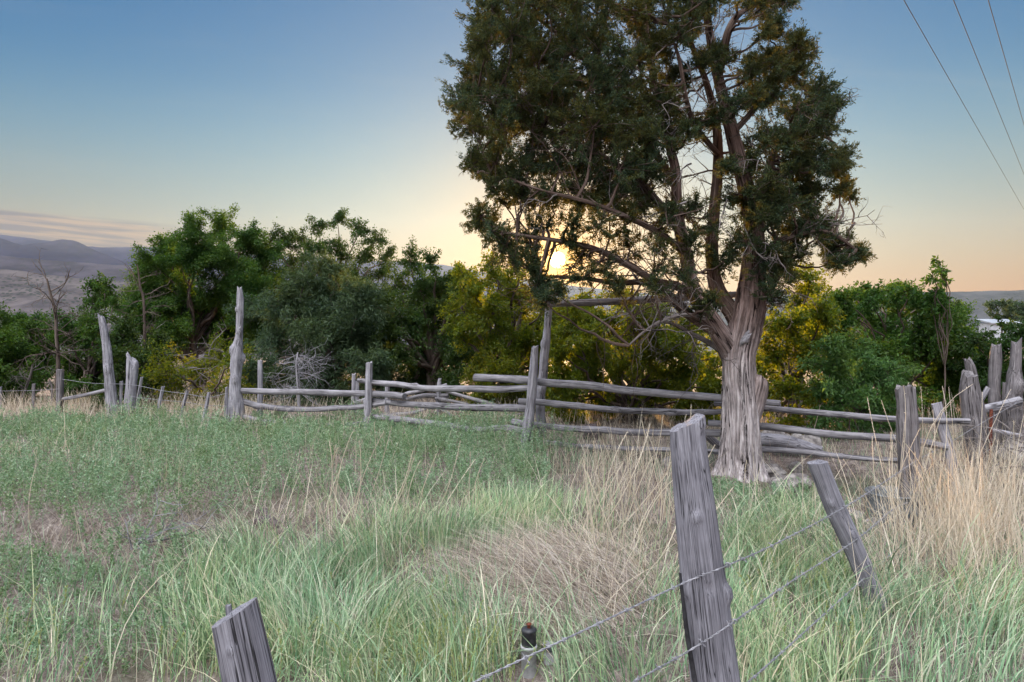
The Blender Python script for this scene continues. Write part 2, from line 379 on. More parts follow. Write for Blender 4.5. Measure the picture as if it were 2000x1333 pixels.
def hill_material(name, c1, c2, dots, scale):
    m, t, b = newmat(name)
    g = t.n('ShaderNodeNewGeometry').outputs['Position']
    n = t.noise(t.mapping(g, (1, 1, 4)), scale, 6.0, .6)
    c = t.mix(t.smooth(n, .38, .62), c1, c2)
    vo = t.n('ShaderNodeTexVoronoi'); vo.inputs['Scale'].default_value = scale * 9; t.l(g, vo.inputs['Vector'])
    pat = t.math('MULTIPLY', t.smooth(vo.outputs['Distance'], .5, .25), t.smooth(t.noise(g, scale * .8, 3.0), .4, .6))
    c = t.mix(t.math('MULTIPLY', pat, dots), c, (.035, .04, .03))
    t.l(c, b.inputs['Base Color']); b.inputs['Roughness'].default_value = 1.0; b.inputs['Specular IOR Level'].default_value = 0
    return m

# ------------------------------------------------------------------ ground, hills, mountains
def grid(name, X, Y, Z, mat, label=None):
    n, k = X.shape; mb = MB()
    i = np.arange(n - 1)[:, None] * k + np.arange(k - 1)[None]
    mb.add(np.stack([X, Y, Z], -1), quads=np.stack([i, i + 1, i + k + 1, i + k], -1).reshape(-1, 4))
    return tag(mb.build(name, mat), kind='structure')
ys = np.concatenate([np.linspace(-60, -6, 20), np.arange(-5, 16, .14), np.geomspace(16.2, 3200, 150)])
us = np.linspace(-1, 1, 190)
GX = us[None] * np.maximum(13, np.abs(ys) * 1.15)[:, None]; GY = np.repeat(ys[:, None], len(us), 1)
grid('ground', GX, GY, gz(GX, GY), ground_material())

def ridge(name, prof, Y, depth, mat, base_v=700, rough=.05, bump=6.0, seed=1):
    """prof: (u, v) skyline points; a real ridge of that height whose front slope comes towards the viewer and whose back falls away"""
    pu = np.array([a for a, _ in prof], float); pv = np.array([b for _, b in prof], float)
    u = np.linspace(pu[0], pu[-1], 420); v = np.interp(u, pu, pv)
    top = CZ + (HOR - v) / F * Y
    x = (u - 1000) / F * Y
    top = top + bump * (vn2(x, x * 0, 6 / (Y * .1), seed) + .5 * vn2(x, x * 0, 14 / (Y * .1), seed + 1) + .25 * vn2(x, x * 0, 40 / (Y * .1), seed + 2)) * .3
    zb = CZ + (HOR - base_v) / F * Y
    s = np.linspace(-1, .6, 40)
    hgt = np.where(s < 0, np.clip(1 + s, 0, 1) ** 1.15, 1 - s * .8)
    XX = np.repeat(x[None], len(s), 0); YY = Y + s[:, None] * depth + 0 * XX
    gul = vn(np.stack([XX * 9 / Y, YY * 3 / Y, XX * 0], -1) * 2, seed + 5) + .5 * vn(np.stack([XX * 9 / Y, YY * 3 / Y, XX * 0], -1) * 5, seed + 6)
    ZZ = zb + (top[None] - zb) * hgt[:, None] + gul * (top[None] - zb) * rough * (4 * np.clip(hgt * (1 - hgt), 0, .25))[:, None]
    return grid(name, XX, YY, ZZ, mat)
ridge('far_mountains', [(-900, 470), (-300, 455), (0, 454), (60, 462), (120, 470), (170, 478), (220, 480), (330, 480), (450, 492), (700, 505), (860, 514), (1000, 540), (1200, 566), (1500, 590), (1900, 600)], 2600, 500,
      hill_material('far_mountain_slopes', (.058, .054, .082), (.040, .038, .060), .2, .004), seed=2)  # purple of the distant haze partly put into the slope colours
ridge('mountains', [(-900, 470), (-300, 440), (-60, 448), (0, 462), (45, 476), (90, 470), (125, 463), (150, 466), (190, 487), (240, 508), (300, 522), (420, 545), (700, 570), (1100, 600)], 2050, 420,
      hill_material('mountain_slopes', (.050, .045, .066), (.034, .031, .046), .3, .006), seed=8, bump=5)  # slope colours carry some of the haze's purple too
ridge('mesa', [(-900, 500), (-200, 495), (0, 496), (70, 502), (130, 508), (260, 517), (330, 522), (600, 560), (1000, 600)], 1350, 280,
      hill_material('mesa_slopes', (.075, .066, .078), (.045, .04, .047), .5, .012), seed=14, bump=3)  # slight purple haze tint in the base colours here as well
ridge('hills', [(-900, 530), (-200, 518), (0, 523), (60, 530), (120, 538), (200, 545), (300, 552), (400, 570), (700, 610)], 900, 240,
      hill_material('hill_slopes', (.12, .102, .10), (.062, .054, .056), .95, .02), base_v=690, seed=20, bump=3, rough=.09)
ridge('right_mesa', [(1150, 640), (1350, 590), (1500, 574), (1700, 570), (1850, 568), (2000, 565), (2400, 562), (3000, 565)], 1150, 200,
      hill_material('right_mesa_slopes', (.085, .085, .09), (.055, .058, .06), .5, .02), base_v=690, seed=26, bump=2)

# ------------------------------------------------------------------ foliage
def leaves(mb, C, Dr, Nr, ln, wd, fold=.25):
    """diamond leaves: centre line from C along Dr, width along Dr x Nr"""
    n = len(C); Dr = unit(Dr); S_ = unit(np.cross(Dr, Nr)); Nn = np.cross(S_, Dr)
    ln = np.broadcast_to(ln, (n,))[:, None]; wd = np.broadcast_to(wd, (n,))[:, None]
    mid = C + Dr * ln * .45
    V = np.stack([C, mid + S_ * wd * .5 + Nn * wd * fold, C + Dr * ln, mid - S_ * wd * .5 + Nn * wd * fold], 1).reshape(-1, 3)
    i = np.arange(n)[:, None] * 4
    mb.add(V, tris=np.concatenate([i + np.array([[0, 1, 2]]), i + np.array([[0, 2, 3]])]))
def rdir(n, up=0.0):
    d = R.normal(size=(n, 3)); d[:, 2] += up; return unit(d)
def bez(a, b, n=6, sag=0.0, side=None):
    t = np.linspace(0, 1, n)[:, None]; d = b - a; L = np.linalg.norm(d)
    m_ = (a + b) * .5 + np.array([0, 0, sag * L]) + (R.normal(size=3) * L * .10 if side is None else side)
    return (1 - t) ** 2 * a + 2 * t * (1 - t) * m_ + t * t * b

def broadleaf(name, label, cat, clumps, Y, base_u, mat, leaf=(.085, .042), cover=2.6, trunk_r=.09, twigs=13, spread=1.0, droop=.35, group=None,
              bark='brush', upness=.25, depth_r=1.0, trunk_label=None, base_dy=0.0, back=True):
    cl = np.array(clumps, float); cl[:, 2] *= 1.22 * R.uniform(.82, 1.18, len(cl)); leaf = (leaf[0] * .68, leaf[1] * .68)
    if back:
        c2 = cl[cl[:, 1] > 540].copy(); c2[:, 0] += R.normal(size=len(c2)) * 22; c2[:, 1] += R.normal(size=len(c2)) * 12 + 16; nb = len(c2); cl = np.vstack([cl, c2])
    bx = (base_u - 1000) / F * (Y + base_dy); by = Y + base_dy; bz = float(gz(bx, by)) - .05
    root = empty(name, (bx, by, bz), label, cat, group)
    Ys = Y + R.uniform(-spread, spread, len(cl))
    if back: Ys[-nb:] += R.uniform(.9, 2.2, nb)
    P = np.array([at(u, v, y) for (u, v, r), y in zip(cl, Ys)]); rr = cl[:, 2] * Ys / F
    cen = P.mean(0); b0 = np.array([bx, by, bz])
    tm, bm, lm = MB(), MB(), MB()
    top = b0 * .3 + cen * .7; top[2] = max(top[2], b0[2] + .4)
    tp = np.vstack([bez(b0, top, 8, 0)])
    tube(tm, tp, np.linspace(trunk_r, trunk_r * .55, 8), sides=10, rings=24, rough=.10, rs=4, groove=.08)
    for c, r in zip(P, rr):
        k = int(np.clip(R.integers(3, 8), 0, 7)); st = tp[k]
        L = np.linalg.norm(c - st); q = bez(st, c, 9, -.10 if c[2] < st[2] else .05)
        q[1:-1] += R.normal(size=(7, 3)) * L * .018
        tube(bm, q, np.linspace(trunk_r * .42, .008, 9), sides=5, rings=14)
        d = rdir(twigs, upness); d = d * np.array([1, depth_r, 1])
        for j in range(twigs):
            L2 = r * (R.uniform(.6, 1.08) if R.random() < .8 else R.uniform(1.1, 1.55)); a0 = c - d[j] * r * .12
            e = c + d[j] * L2 + np.array([0, 0, -droop * .25 * L2])
            tw = bez(a0, e, 5, .08)
            tube(bm, tw, [.006, .005, .004, .003, .002], sides=3, cap=False)
            nl = max(6, int(cover * 1.45 * pi * r * r / (leaf[0] * leaf[1] * .5) / twigs))
            t = R.uniform(.15, 1.0, nl) ** .75
            pos = np.stack([np.interp(t, np.linspace(0, 1, 5), tw[:, k2]) for k2 in range(3)], -1)
            pos += R.normal(size=(nl, 3)) * r * .11
            ld = unit(d[j][None] * .5 + R.normal(size=(nl, 3)) * .75 + np.array([0, 0, -droop]))
            nn = unit(R.normal(size=(nl, 3)) * .8 + np.array([0, -.15, .75]))
            s = R.uniform(.5, 1.35, nl)
            leaves(lm, pos, ld, nn, leaf[0] * s, leaf[1] * s)
    tm.build('trunk', M[bark], root); bm.build('branchwork', M[bark], root); lm.build('crown', mat, root, smooth=False)
    return root

TG = 'broadleaf trees beyond the corral'
broadleaf('tree', 'tall rounded dark green tree rising highest at far left behind the grey knotted gatepost', 'tree',
  [(322,488,34),(372,460,40),(300,520,30),(432,450,38),(482,462,36),(345,530,42),(402,515,46),(462,515,46),(512,500,32),(312,572,38),(362,588,46),(430,588,50),(492,580,42),(285,615,38),(342,645,46),(420,650,46),(300,665,36),(480,640,38),(325,548,44),(290,590,40),(385,498,40),(442,494,42),(500,522,40),(355,512,34)],
  17, 400, M['leaf_green'], cover=3.0, trunk_r=.14, group=TG)
broadleaf('tree', 'ragged open-topped tree with twiggy gaps standing tallest behind the grey-green willow', 'tree',
  [(530,468,24),(562,482,28),(592,470,24),(622,440,26),(660,432,30),(702,450,28),(735,470,24),(754,500,20),(612,490,32),(662,490,34),(712,508,30),(572,520,28),(742,540,26),(692,545,30),(645,540,32),(540,560,36),(700,590,36),(620,600,40)],
  20.5, 650, M['leaf_dark'], leaf=(.10, .048), cover=1.6, trunk_r=.13, group=TG)
broadleaf('willow', 'soft grey-green willow with fine leaves behind the left span of rails', 'tree',
  [(590,545,40),(650,530,44),(560,600,50),(640,600,55),(708,590,46),(530,660,46),(610,668,56),(690,668,56),(742,640,42),(570,730,45),(650,738,48),(725,720,44),(510,720,40),(600,780,40),(690,785,38),(530,780,34)],
  12.9, 640, M['leaf_willow'], leaf=(.13, .034), cover=2.6, trunk_r=.11, droop=.55, twigs=17)
broadleaf('tree', 'dusky green tree with a spiky top between the willow and the sun', 'tree',
  [(800,512,26),(842,520,27),(770,560,36),(822,570,40),(880,542,30),(790,630,46),(862,620,46),(912,592,40),(842,690,48),(912,680,46),(782,700,42),(820,755,38),(890,750,40),(850,800,30),(915,800,30),(785,785,28),(738,600,36),(898,562,32),(760,650,40),(880,575,34)],
  14.0, 850, M['leaf_dark'], cover=2.0, trunk_r=.15, group=TG)
broadleaf('tree', 'sun-flooded leafy tree directly below the sun, left of the tall gate upright', 'tree',
  [(960,535,30),(930,570,34),(1000,560,34),(960,612,46),(1022,612,42),(950,680,46),(1022,672,42),(1000,735,42),(945,745,38),(1055,720,36),(1050,640,30),(905,540,26),(962,516,22),(1010,532,22),(950,795,34),(1010,795,34),(1052,785,30),(1062,600,34),(1075,645,34),(905,600,34),(895,650,34)],
  12.2, 985, M['leaf_yellow'], cover=2.0, trunk_r=.14, group=TG)
broadleaf('bush', 'bright yellow-green leafy bush behind the rails just left of the juniper trunk', 'bush',
  [(1125,640,44),(1182,622,40),(1240,642,44),(1150,712,50),(1222,712,50),(1290,672,40),(1340,692,36),(1372,722,32),(1282,752,46),(1342,772,36),(1205,790,42),(1122,790,42),(1092,690,36),(1380,790,26),(1120,826,26),(1190,832,26),(1260,820,32),(1330,826,26),(1392,822,22),(1085,750,36),(1160,670,40),(1265,700,44),(1320,735,40),(1390,760,26),(1400,700,20),(1150,592,28),(1222,588,28),(1292,602,30),(1110,606,24),(1342,634,28)],
  10.4, 1220, M['leaf_yellow'], cover=2.5, trunk_r=.08)
broadleaf('bush', 'dark green rounded bush at the left edge, beyond the wire fence', 'bush',
  [(-30,660,45),(20,650,42),(68,640,34),(30,705,46),(82,700,40),(-20,730,45),(60,755,38),(10,775,34),(70,795,22),(0,800,24)], 12.9, 30, M['leaf_green'], cover=2.4, trunk_r=.06)
broadleaf('bush', 'upright bush with a narrow leafy spire right of the dead snag at left', 'bush',
  [(190,562,17),(182,588,20),(152,650,38),(192,630,32),(205,675,44),(150,705,40),(195,735,42),(140,755,34),(150,790,24),(190,785,24)], 13.1, 170, M['leaf_green'], cover=2.3, trunk_r=.07)
broadleaf('bush', 'rounded green bush between the leaning tall post and the stubby broken post', 'bush',
  [(240,655,40),(228,710,42),(282,700,42),(262,758,36),(310,745,36),(215,765,30),(240,795,22),(290,795,22)], 12.6, 255, M['leaf_dark'], cover=2.2, trunk_r=.06)
broadleaf('bush', 'thin yellow-lit bush low behind the leaning stakes left of the knotted gatepost', 'bush',
  [(325,728,36),(400,715,42),(452,700,38),(350,775,32),(435,772,32),(392,785,26),(470,760,30),(330,800,20),(440,800,20),(385,805,20)], 12.1, 400, M['leaf_yellow'], cover=1.1, trunk_r=.06)
broadleaf('tree', 'backlit yellow-green tree immediately right of the juniper trunk', 'tree',
  [(1582,545,28),(1562,590,34),(1540,640,44),(1602,622,40),(1520,700,42),(1582,692,46),(1542,762,40),(1502,640,28),(1500,770,34),(1600,770,40),(1500,822,24),(1556,832,24)],
  10.2, 1550, M['leaf_yellow'], cover=1.9, trunk_r=.09)
broadleaf('sapling_bush', 'pale green box-leaved bush leaning over the rails right of the juniper', 'bush',
  [(1640,690,36),(1692,700,36),(1622,725,40),(1682,745,44),(1732,728,36),(1645,792,42),(1712,792,42),(1602,765,28),(1760,790,34),(1670,835,30),(1602,822,22),(1705,850,22),(1742,838,26),(1642,852,20)],
  9.2, 1680, M['leaf_bright'], leaf=(.10, .036), cover=2.2, trunk_r=.04, droop=.6, spread=.5)
broadleaf('tree', 'broad green thicket-like tree with feathery tips behind the pale bush at right', 'tree',
  [(1650,592,30),(1702,585,30),(1752,588,30),(1802,592,30),(1642,640,38),(1722,640,42),(1792,640,42),(1842,622,36),(1862,682,42),(1802,700,46),(1762,760,42),(1852,762,42),(1740,695,42),(1650,575,16),(1690,566,14),(1738,562,14),(1768,570,14),(1630,580,14),(1800,820,34),(1852,815,34),(1765,830,26)],
  10.8, 1760, M['leaf_green'], cover=2.3, trunk_r=.05, spread=.8)
broadleaf('sapling', 'slender tall sapling shoot poking above the other greenery at right', 'tree',
  [(1832,512,11),(1838,530,14),(1822,545,14),(1846,548,12),(1830,570,16),(1818,590,16),(1840,595,16),(1835,640,20)], 10.2, 1835, M['leaf_green'], leaf=(.11, .045), cover=1.9, trunk_r=.014, spread=.1, back=False, twigs=9)
broadleaf('tree', 'dark leafy tree behind the knobbly posts at the right edge', 'tree',
  [(1902,665,30),(1950,690,38),(1992,668,30),(2040,670,40),(1922,742,42),(1982,742,42),(1902,800,34),(2040,750,45),(1960,640,16)], 10.6, 1960, M['leaf_dark'], cover=2.4, trunk_r=.07, spread=.5)
broadleaf('tree', 'small round dark juniper far off in front of the right mesa', 'tree',
  [(1845,595,14),(1865,598,14),(1858,612,16),(1838,612,14),(1872,614,12)], 62, 1856, M['leaf_dark'], leaf=(.34, .2), cover=2.6, trunk_r=.15, spread=1.0, back=False, twigs=9)
broadleaf('tree', 'grey-green far tree above the white shed roof at the right edge', 'tree',
  [(1935,600,13),(1955,594,14),(1978,598,15),(2000,604,16),(1945,615,14),(1970,616,16),(2000,622,16),(2025,612,18)], 80, 1970, M['leaf_willow'], leaf=(.34, .16), cover=2.6, trunk_r=.2, spread=1.5, back=False, twigs=9)
br = broadleaf('flowering_shrub', 'low shrub of yellow blossom on the ground under the rails at right', 'shrub',
  [(1642,872,12),(1662,866,13),(1682,874,12),(1655,882,10)], 8.9, 1662, M['flower'], leaf=(.035, .025), cover=1.3, trunk_r=.012, spread=.15, back=False, twigs=9)

# the big juniper ------------------------------------------------------------
JY = 6.92
jb = at(1442, 926, JY)
JUN = empty('juniper_tree', (jb[0], jb[1], float(gz(jb[0], jb[1])) - .06), 'big old juniper with pale ridged trunk, the tree the sun shines through', 'tree')
z0 = JUN.location[2]
def roots(TH, LL):
    lobe = .5 + .5 * np.cos(5 * TH + .8 + .6 * np.sin(2 * TH)); return (.035 + .11 * lobe ** 1.5) * np.exp(-np.maximum(0, LL - .08) / .15) + .03 * np.exp(-LL / .5)
trunk_px = [(1443, 948, 62), (1445, 900, 64), (1446, 850, 64), (1446, 800, 62), (1444, 740, 57), (1445, 690, 54), (1456, 640, 58), (1466, 590, 54), (1471, 530, 44), (1474, 460, 36), (1460, 380, 30), (1440, 300, 26), (1420, 220, 22), (1400, 140, 18), (1385, 60, 14), (1372, -40, 11), (1362, -140, 6)]
jm = MB(); ptube(jm, trunk_px, [JY] * 8 + [JY + .05, JY + .1, JY + .15, JY + .2, JY + .2, JY + .25, JY + .25, JY + .25, JY + .25], sides=130, rings=260, rough=.05, rs=2.0, groove=.21, gk=7.0, twist=.6, flare=roots, seed=5)
jm.build('trunk', M['bark'], JUN)
bm_ = MB(); ptube(bm_, [(1450, 862, 34), (1463, 815, 42), (1473, 780, 44), (1480, 752, 42), (1483, 733, 34)], JY - .02, sides=40, rings=50, rough=.05, groove=.14, gk=3.5, jag=.35, slant=-.5, seed=9)
tag(bm_.build('sawn_limb_stub', M['bark'], JUN), 'rounded stub of a lost limb')
st_ = MB(); ptube(st_, [(1448, 672, 15), (1455, 664, 14), (1461, 655, 9)], [JY - .09, JY - .15, JY - .19], sides=16, rings=24, rough=.4, rs=16, groove=.2, jag=1.6)
st_.build('broken_stub', M['paletwig'], JUN)
limbs = {   # (u, v, width), depth offsets from the trunk
 'a': ([(1452, 790, 26), (1447, 735, 38), (1428, 688, 46), (1398, 645, 38), (1374, 600, 33), (1356, 560, 28), (1342, 500, 25), (1330, 420, 22), (1312, 330, 18), (1292, 220, 14), (1272, 100, 11), (1255, -30, 6)], [.13, .10, .04, -.03, -.07, -.07, 0, .1, .15, .2, .2, .2]),
 'b': ([(1452, 660, 34), (1430, 610, 32), (1405, 560, 28), (1392, 500, 24), (1396, 420, 22), (1404, 330, 19), (1398, 240, 16), (1382, 160, 12), (1350, 90, 9), (1330, 20, 5)], [0, .1, .2, .3, .35, .4, .4, .4, .4, .4]),
 'c': ([(1400, 648, 22), (1345, 605, 20), (1292, 565, 17), (1230, 520, 14), (1160, 485, 11), (1070, 462, 8), (985, 455, 5)], [-.05, -.15, -.25, -.3, -.3, -.3, -.3]),
 'd': ([(1380, 605, 18), (1330, 570, 16), (1270, 552, 13), (1200, 548, 10), (1130, 545, 7), (1050, 540, 4)], [0, .2, .4, .55, .6, .7]),
 'e': ([(1472, 520, 16), (1510, 480, 14), (1560, 458, 11), (1605, 453, 9), (1640, 468, 7), (1672, 488, 4)], [0, -.1, -.2, -.25, -.25, -.25]),
 'f': ([(1466, 410, 18), (1492, 345, 16), (1520, 290, 13), (1555, 240, 10), (1600, 205, 7), (1632, 200, 4)], [.1, .05, 0, 0, 0, 0]),
 'g': ([(1402, 150, 17), (1408, 100, 16), (1424, 52, 15), (1440, 28, 12), (1475, 12, 9), (1520, 0, 6), (1540, -12, 3)], [.25, .15, .1, .1, .1, .1, .1]),
 'h': ([(1340, 470, 18), (1290, 400, 16), (1230, 340, 14), (1160, 300, 11), (1080, 270, 9), (1000, 240, 6), (920, 215, 4)], [0, .05, .1, .1, .05, 0, 0]),
 'i': ([(1318, 360, 16), (1260, 270, 14), (1200, 190, 12), (1140, 120, 10), (1080, 60, 7), (1020, 10, 4)], [.15, .4, .6, .7, .7, .7]),
 'j': ([(1345, 500, 14), (1280, 455, 12), (1210, 420, 10), (1130, 395, 8), (1040, 370, 5), (960, 335, 3)], [.05, -.3, -.5, -.6, -.6, -.6]),
 'k': ([(1430, 260, 12), (1470, 210, 11), (1500, 160, 9), (1545, 110, 6), (1556, 80, 3)], [.2, .3, .35, .35, .35]),
 'l': ([(1400, 300, 12), (1360, 250, 11), (1340, 190, 9), (1320, 120, 7), (1300, 40, 4)], [.35, .1, -.1, -.2, -.2]),
 'm': ([(1468, 590, 12), (1500, 560, 10), (1525, 535, 8), (1540, 510, 4)], [0, .15, .2, .2]),
 'n': ([(1378, 622, 9), (1340, 618, 8), (1300, 624, 7), (1262, 645, 5), (1228, 675, 3)], [-.1, -.3, -.42, -.45, -.45]),
 'o': ([(1418, 690, 13), (1390, 668, 11), (1350, 650, 9), (1310, 632, 7), (1275, 628, 4)], [0, .2, .35, .45, .5]),
}
SK = []
for k_, (pts, dy) in limbs.items():
    mb = MB(); wmax = pts[0][2]
    pts2 = [(u + (R.normal() * 3 if 0 < i < len(pts) - 1 else 0), v + (R.normal() * 3 if 0 < i < len(pts) - 1 else 0), q_) for i, (u, v, q_) in enumerate(pts)]
    ptube(mb, pts2, JY + np.array(dy), sides=28 if wmax > 25 else 12, rings=12 * len(pts), rough=.07, rs=5, groove=.13 if wmax > 12 else .07, gk=3.0, wob=.012 if wmax < 25 else 0, seed=9 if k_ == 'a' else None)
    mb.build('limb', M['bark'] if k_ == 'a' else M['limb'] if k_ not in ('n', 'o') else M['twig'], JUN)
    SK.append(spline(np.array([at(u, v, JY + d) for (u, v, _), d in zip(pts2, dy)]), 40))
SK.append(np.array([at(u, v, JY + .1) for u, v, _ in spline(np.array(trunk_px, float), 80)[40:]]))
SKP = np.concatenate([s_[4:] for s_ in SK])
jc = [(960,20,46),(1010,-20,56),(1070,10,56),(1130,0,56),(1190,10,56),(1240,40,46),(1290,-20,38),(1350,5,40),(1000,70,46),(950,85,32),(930,140,36),(985,140,46),(1050,90,56),(1110,90,56),(1170,100,56),(1230,120,50),(1280,95,36),
 (905,195,28),(960,200,46),(1020,190,50),(1080,170,56),(1150,180,56),(1210,190,52),(1270,190,46),(1308,215,26),(922,250,28),(980,260,44),(1040,250,46),(1100,250,50),(1160,250,52),(1220,260,48),(1280,270,42),(1312,262,24),
 (922,320,22),(968,318,32),(1035,320,34),(1090,320,40),(1150,320,46),(1210,330,48),(1265,340,38),(962,365,18),(1020,388,28),(1075,385,30),(1140,380,40),(1200,390,42),(1250,400,38),
 (938,424,20),(962,452,24),(990,480,30),(1035,468,28),(1002,515,24),(1040,500,20),(1058,440,24),(1110,440,26),(1170,440,36),(1220,440,36),(1140,545,24),(1055,560,20),(1180,530,26),(1230,490,32),(1280,450,36),(1300,505,36),(1340,550,26),(1210,575,18),(1280,560,22),(1130,500,22),(1350,480,32),(1390,440,30),(1420,510,30),(1395,585,18),(1440,380,26),(1482,420,36),(1502,500,32),(1520,545,34),(1505,580,24),(1365,600,16),(1110,480,16),(1070,520,14),
 (1555,95,26),(1512,122,30),(1470,132,26),(1552,152,34),(1595,190,34),(1630,215,20),(1560,212,36),(1512,182,30),(1472,192,22),(1602,250,30),(1552,270,32),(1502,280,32),(1602,310,28),(1630,330,20),(1560,332,32),(1512,352,32),(1640,370,14),(1590,380,22),(1542,402,32),(1502,420,32),(1462,320,22),(1580,432,28),(1600,462,24),(1550,472,26),(1622,492,18),(1660,486,22),(1640,515,14),(1532,520,30),(1672,500,12),
 (1490,12,24),(1528,8,20),(1460,-12,26),(1508,45,15),(1495,68,11),(1392,-12,26),(1350,40,34),(1330,70,26),(1370,125,12),(1330,150,18),(1345,260,14),(1420,330,14),(1010,340,20),(1310,420,26),(1360,400,20),(1455,470,24),(1402,118,26),(1432,205,22),(1396,232,20),(1560,300,30),(1048,566,24),(1088,574,16),(1066,590,14)]
def deadtwig(mb, a, d, L, r, lev=2, kink=.22, n=7):
    P = [a]; dd = unit(d)
    for i in range(n - 1):
        dd = unit(dd + R.normal(size=3) * kink + np.array([0, 0, -.02])); P.append(P[-1] + dd * L / (n - 1))
    P = np.array(P); tube(mb, P, np.linspace(r, r * .3, n), sides=5 if r > .004 else 3, cap=False)
    if lev > 0:
        for i in range(1, n):
            if R.random() < .75: deadtwig(mb, P[i], unit(dd + R.normal(size=3) * .9), L * R.uniform(.3, .6), r * .55, lev - 1, kink, 5)
jl, jt = MB(), MB()
def tuft(c, d, size, n):
    dd = unit(d[None] * 1.0 + R.normal(size=(n, 3)) * .55)
    leaves(jl, c + d * size * R.uniform(-.3, 1.15, (n, 1)) + R.normal(size=(n, 3)) * size * .10, dd, rdir(n), R.uniform(.018, .040, n), R.uniform(.006, .0105, n), .1)
for (u, v, r) in jc:
    dsun = math.hypot(u - 1088, v - 508)
    if dsun < r * 1.15 + 24:
        k_ = (r * 1.15 + 26) / max(dsun, 5); u = 1088 + (u - 1088) * k_; v = 508 + (v - 508) * k_; r *= .85
    big = (u < 1320 and v < 430) or (u > 1460 and 80 < v < 480)
    low = 395 < v < 620 and 1030 < u < 1410
    if low: r *= .82
    for layer in range(3 if big else 1 if low else 2):
        Yc = JY + (R.uniform(-.75, -.05) if layer == 0 else R.uniform(.05, .45) if layer == 1 else R.uniform(.5, 1.1)) * (1.0 if u < 1320 else .65)
        c = at(u + R.normal() * 8 * layer, v + R.normal() * 8 * layer, Yc); rm = r * JY / F * 1.12
        ds = np.linalg.norm(SKP - c, axis=1) + .6 * np.maximum(0, SKP[:, 2] - c[2]); st = SKP[int(np.argmin(ds))]
        L = np.linalg.norm(c - st); q_ = bez(st, c, 8, -.08); q_[1:-1] += R.normal(size=(6, 3)) * L * .02
        tube(jt, q_, np.linspace(.017, .006, 8), sides=5, rings=14)
        ntw = 12
        for j in range(ntw):
            d = rdir(1, .12)[0]; L2 = rm * (R.uniform(.6, 1.1) if R.random() < .8 else R.uniform(1.1, 1.5)); tw = bez(c - d * rm * .1, c + d * L2, 5, .06)
            tube(jt, tw, [.005, .004, .0035, .003, .002], sides=3, cap=False)
            for k_ in range(max(3, int(5.5 * rm / .2))):
                t_ = R.uniform(.3, 1.02); pos = np.array([np.interp(t_, np.linspace(0, 1, 5), tw[:, a_]) for a_ in range(3)]) + R.normal(size=3) * rm * .10
                tuft(pos, unit(d * .7 + R.normal(size=3) * .5 + np.array([0, 0, .25])), R.uniform(.05, .11), 46)
jl.build('crown', M['juniper'], JUN, smooth=False)
for i in range(120):                                          # bare inner branches reaching out under the crown
    s_ = SK[[2, 3, 9, 7, 8, 0, 1][int(R.integers(7))]]; k_ = int(R.integers(8, 34)); a_ = s_[k_]
    gd = unit(s_[min(k_ + 3, 39)] - s_[k_ - 3]); d_ = unit(gd * .6 + R.normal(size=3) * np.array([.6, .7, .6]) + np.array([-.15, 0, .05]))
    deadtwig(jt, a_, d_, R.uniform(.35, .85), R.uniform(.006, .012), 2, .13)
tag(jt.build('branchwork', M['limb'], JUN))
# dead grey twigs inside the crown
dw = MB()
for i in range(130):
    s_ = SK[int(R.integers(len(SK)))]; a_ = s_[int(R.integers(6, len(s_) - 4))]
    deadtwig(dw, a_, R.normal(size=3) + np.array([-.2, -.4, -.1]), R.uniform(.25, .6), R.uniform(.004, .009), 2)
for (u, v, du, dv) in [(1420, 390, -12, 45), (1300, 410, -60, 20), (1340, 395, -60, 15), (1470, 470, 40, 25), (1330, 600, -60, -20), (1240, 600, -50, 20), (1450, 440, 20, 40), (1380, 200, -40, -60), (1350, 320, -50, 30), (1360, 540, -60, 20), (1420, 330, 30, -40), (1290, 590, -40, 40)]:
    deadtwig(dw, at(u, v, JY - .3), at(u + du, v + dv, JY - .4) - at(u, v, JY - .3), .38, .010, 2)
tag(dw.build('dead_twigs', M['twig'], JUN), kind='stuff')

# dead snags and bleached brush ------------------------------------------------
def snag(name, label, pts, Y, mat, n_br, Lb, cat='dead tree', upd=.5, rb=.014):
    b = at(pts[0][0], pts[0][1], Y); b[2] = gz(b[0], b[1]) - .05
    root = empty(name, b, label, cat); mb = MB()
    P = [b] + [at(u, v, Y) for u, v, _ in pts[1:]]; rr = [p_[2] * .5 * Y / F for p_ in pts]
    tube(mb, P, rr, sides=8, rings=24, rough=.1, wob=.02); mb.build('trunk', mat, root)
    bb = MB(); C = spline(np.array(P), 40)
    for i in range(n_br):
        a_ = C[int(R.integers(14, 39))]; dr = R.normal(size=3) * np.array([1, .7, .5]) + np.array([0, 0, upd])
        deadtwig(bb, a_, dr, Lb * R.uniform(.5, 1.1), rb * R.uniform(.5, 1), 2, .16)
    bb.build('branchwork', mat, root); return root
snag('dead_tree', 'bare dark snag with forked twigs above the bushes at far left', [(110, 800, 9), (112, 690, 7), (108, 620, 6), (100, 580, 5), (92, 545, 3)], 12.3, M['brush'], 24, .62, rb=.013)
snag('dead_tree', 'thin leafless snag leaning left of the tall rounded tree', [(285, 700, 6), (280, 600, 5), (272, 560, 4), (268, 515, 2)], 14.6, M['brush'], 16, .55, rb=.012)
snag('dead_shrub', 'bleached bare shrub with drooping twigs behind the left span of rails', [(585, 812, 7), (582, 760, 7), (578, 715, 6), (580, 690, 4)], 11.3, M['paletwig'], 44, .55, 'dead shrub', .05, .008)
snag('dead_sapling', 'thin grey leaning sapling with brushy tip near the left edge', [(30, 800, 5), (45, 770, 5), (60, 735, 4), (66, 712, 3)], 12.3, M['twig'], 9, .35, 'dead sapling', .9, .009)
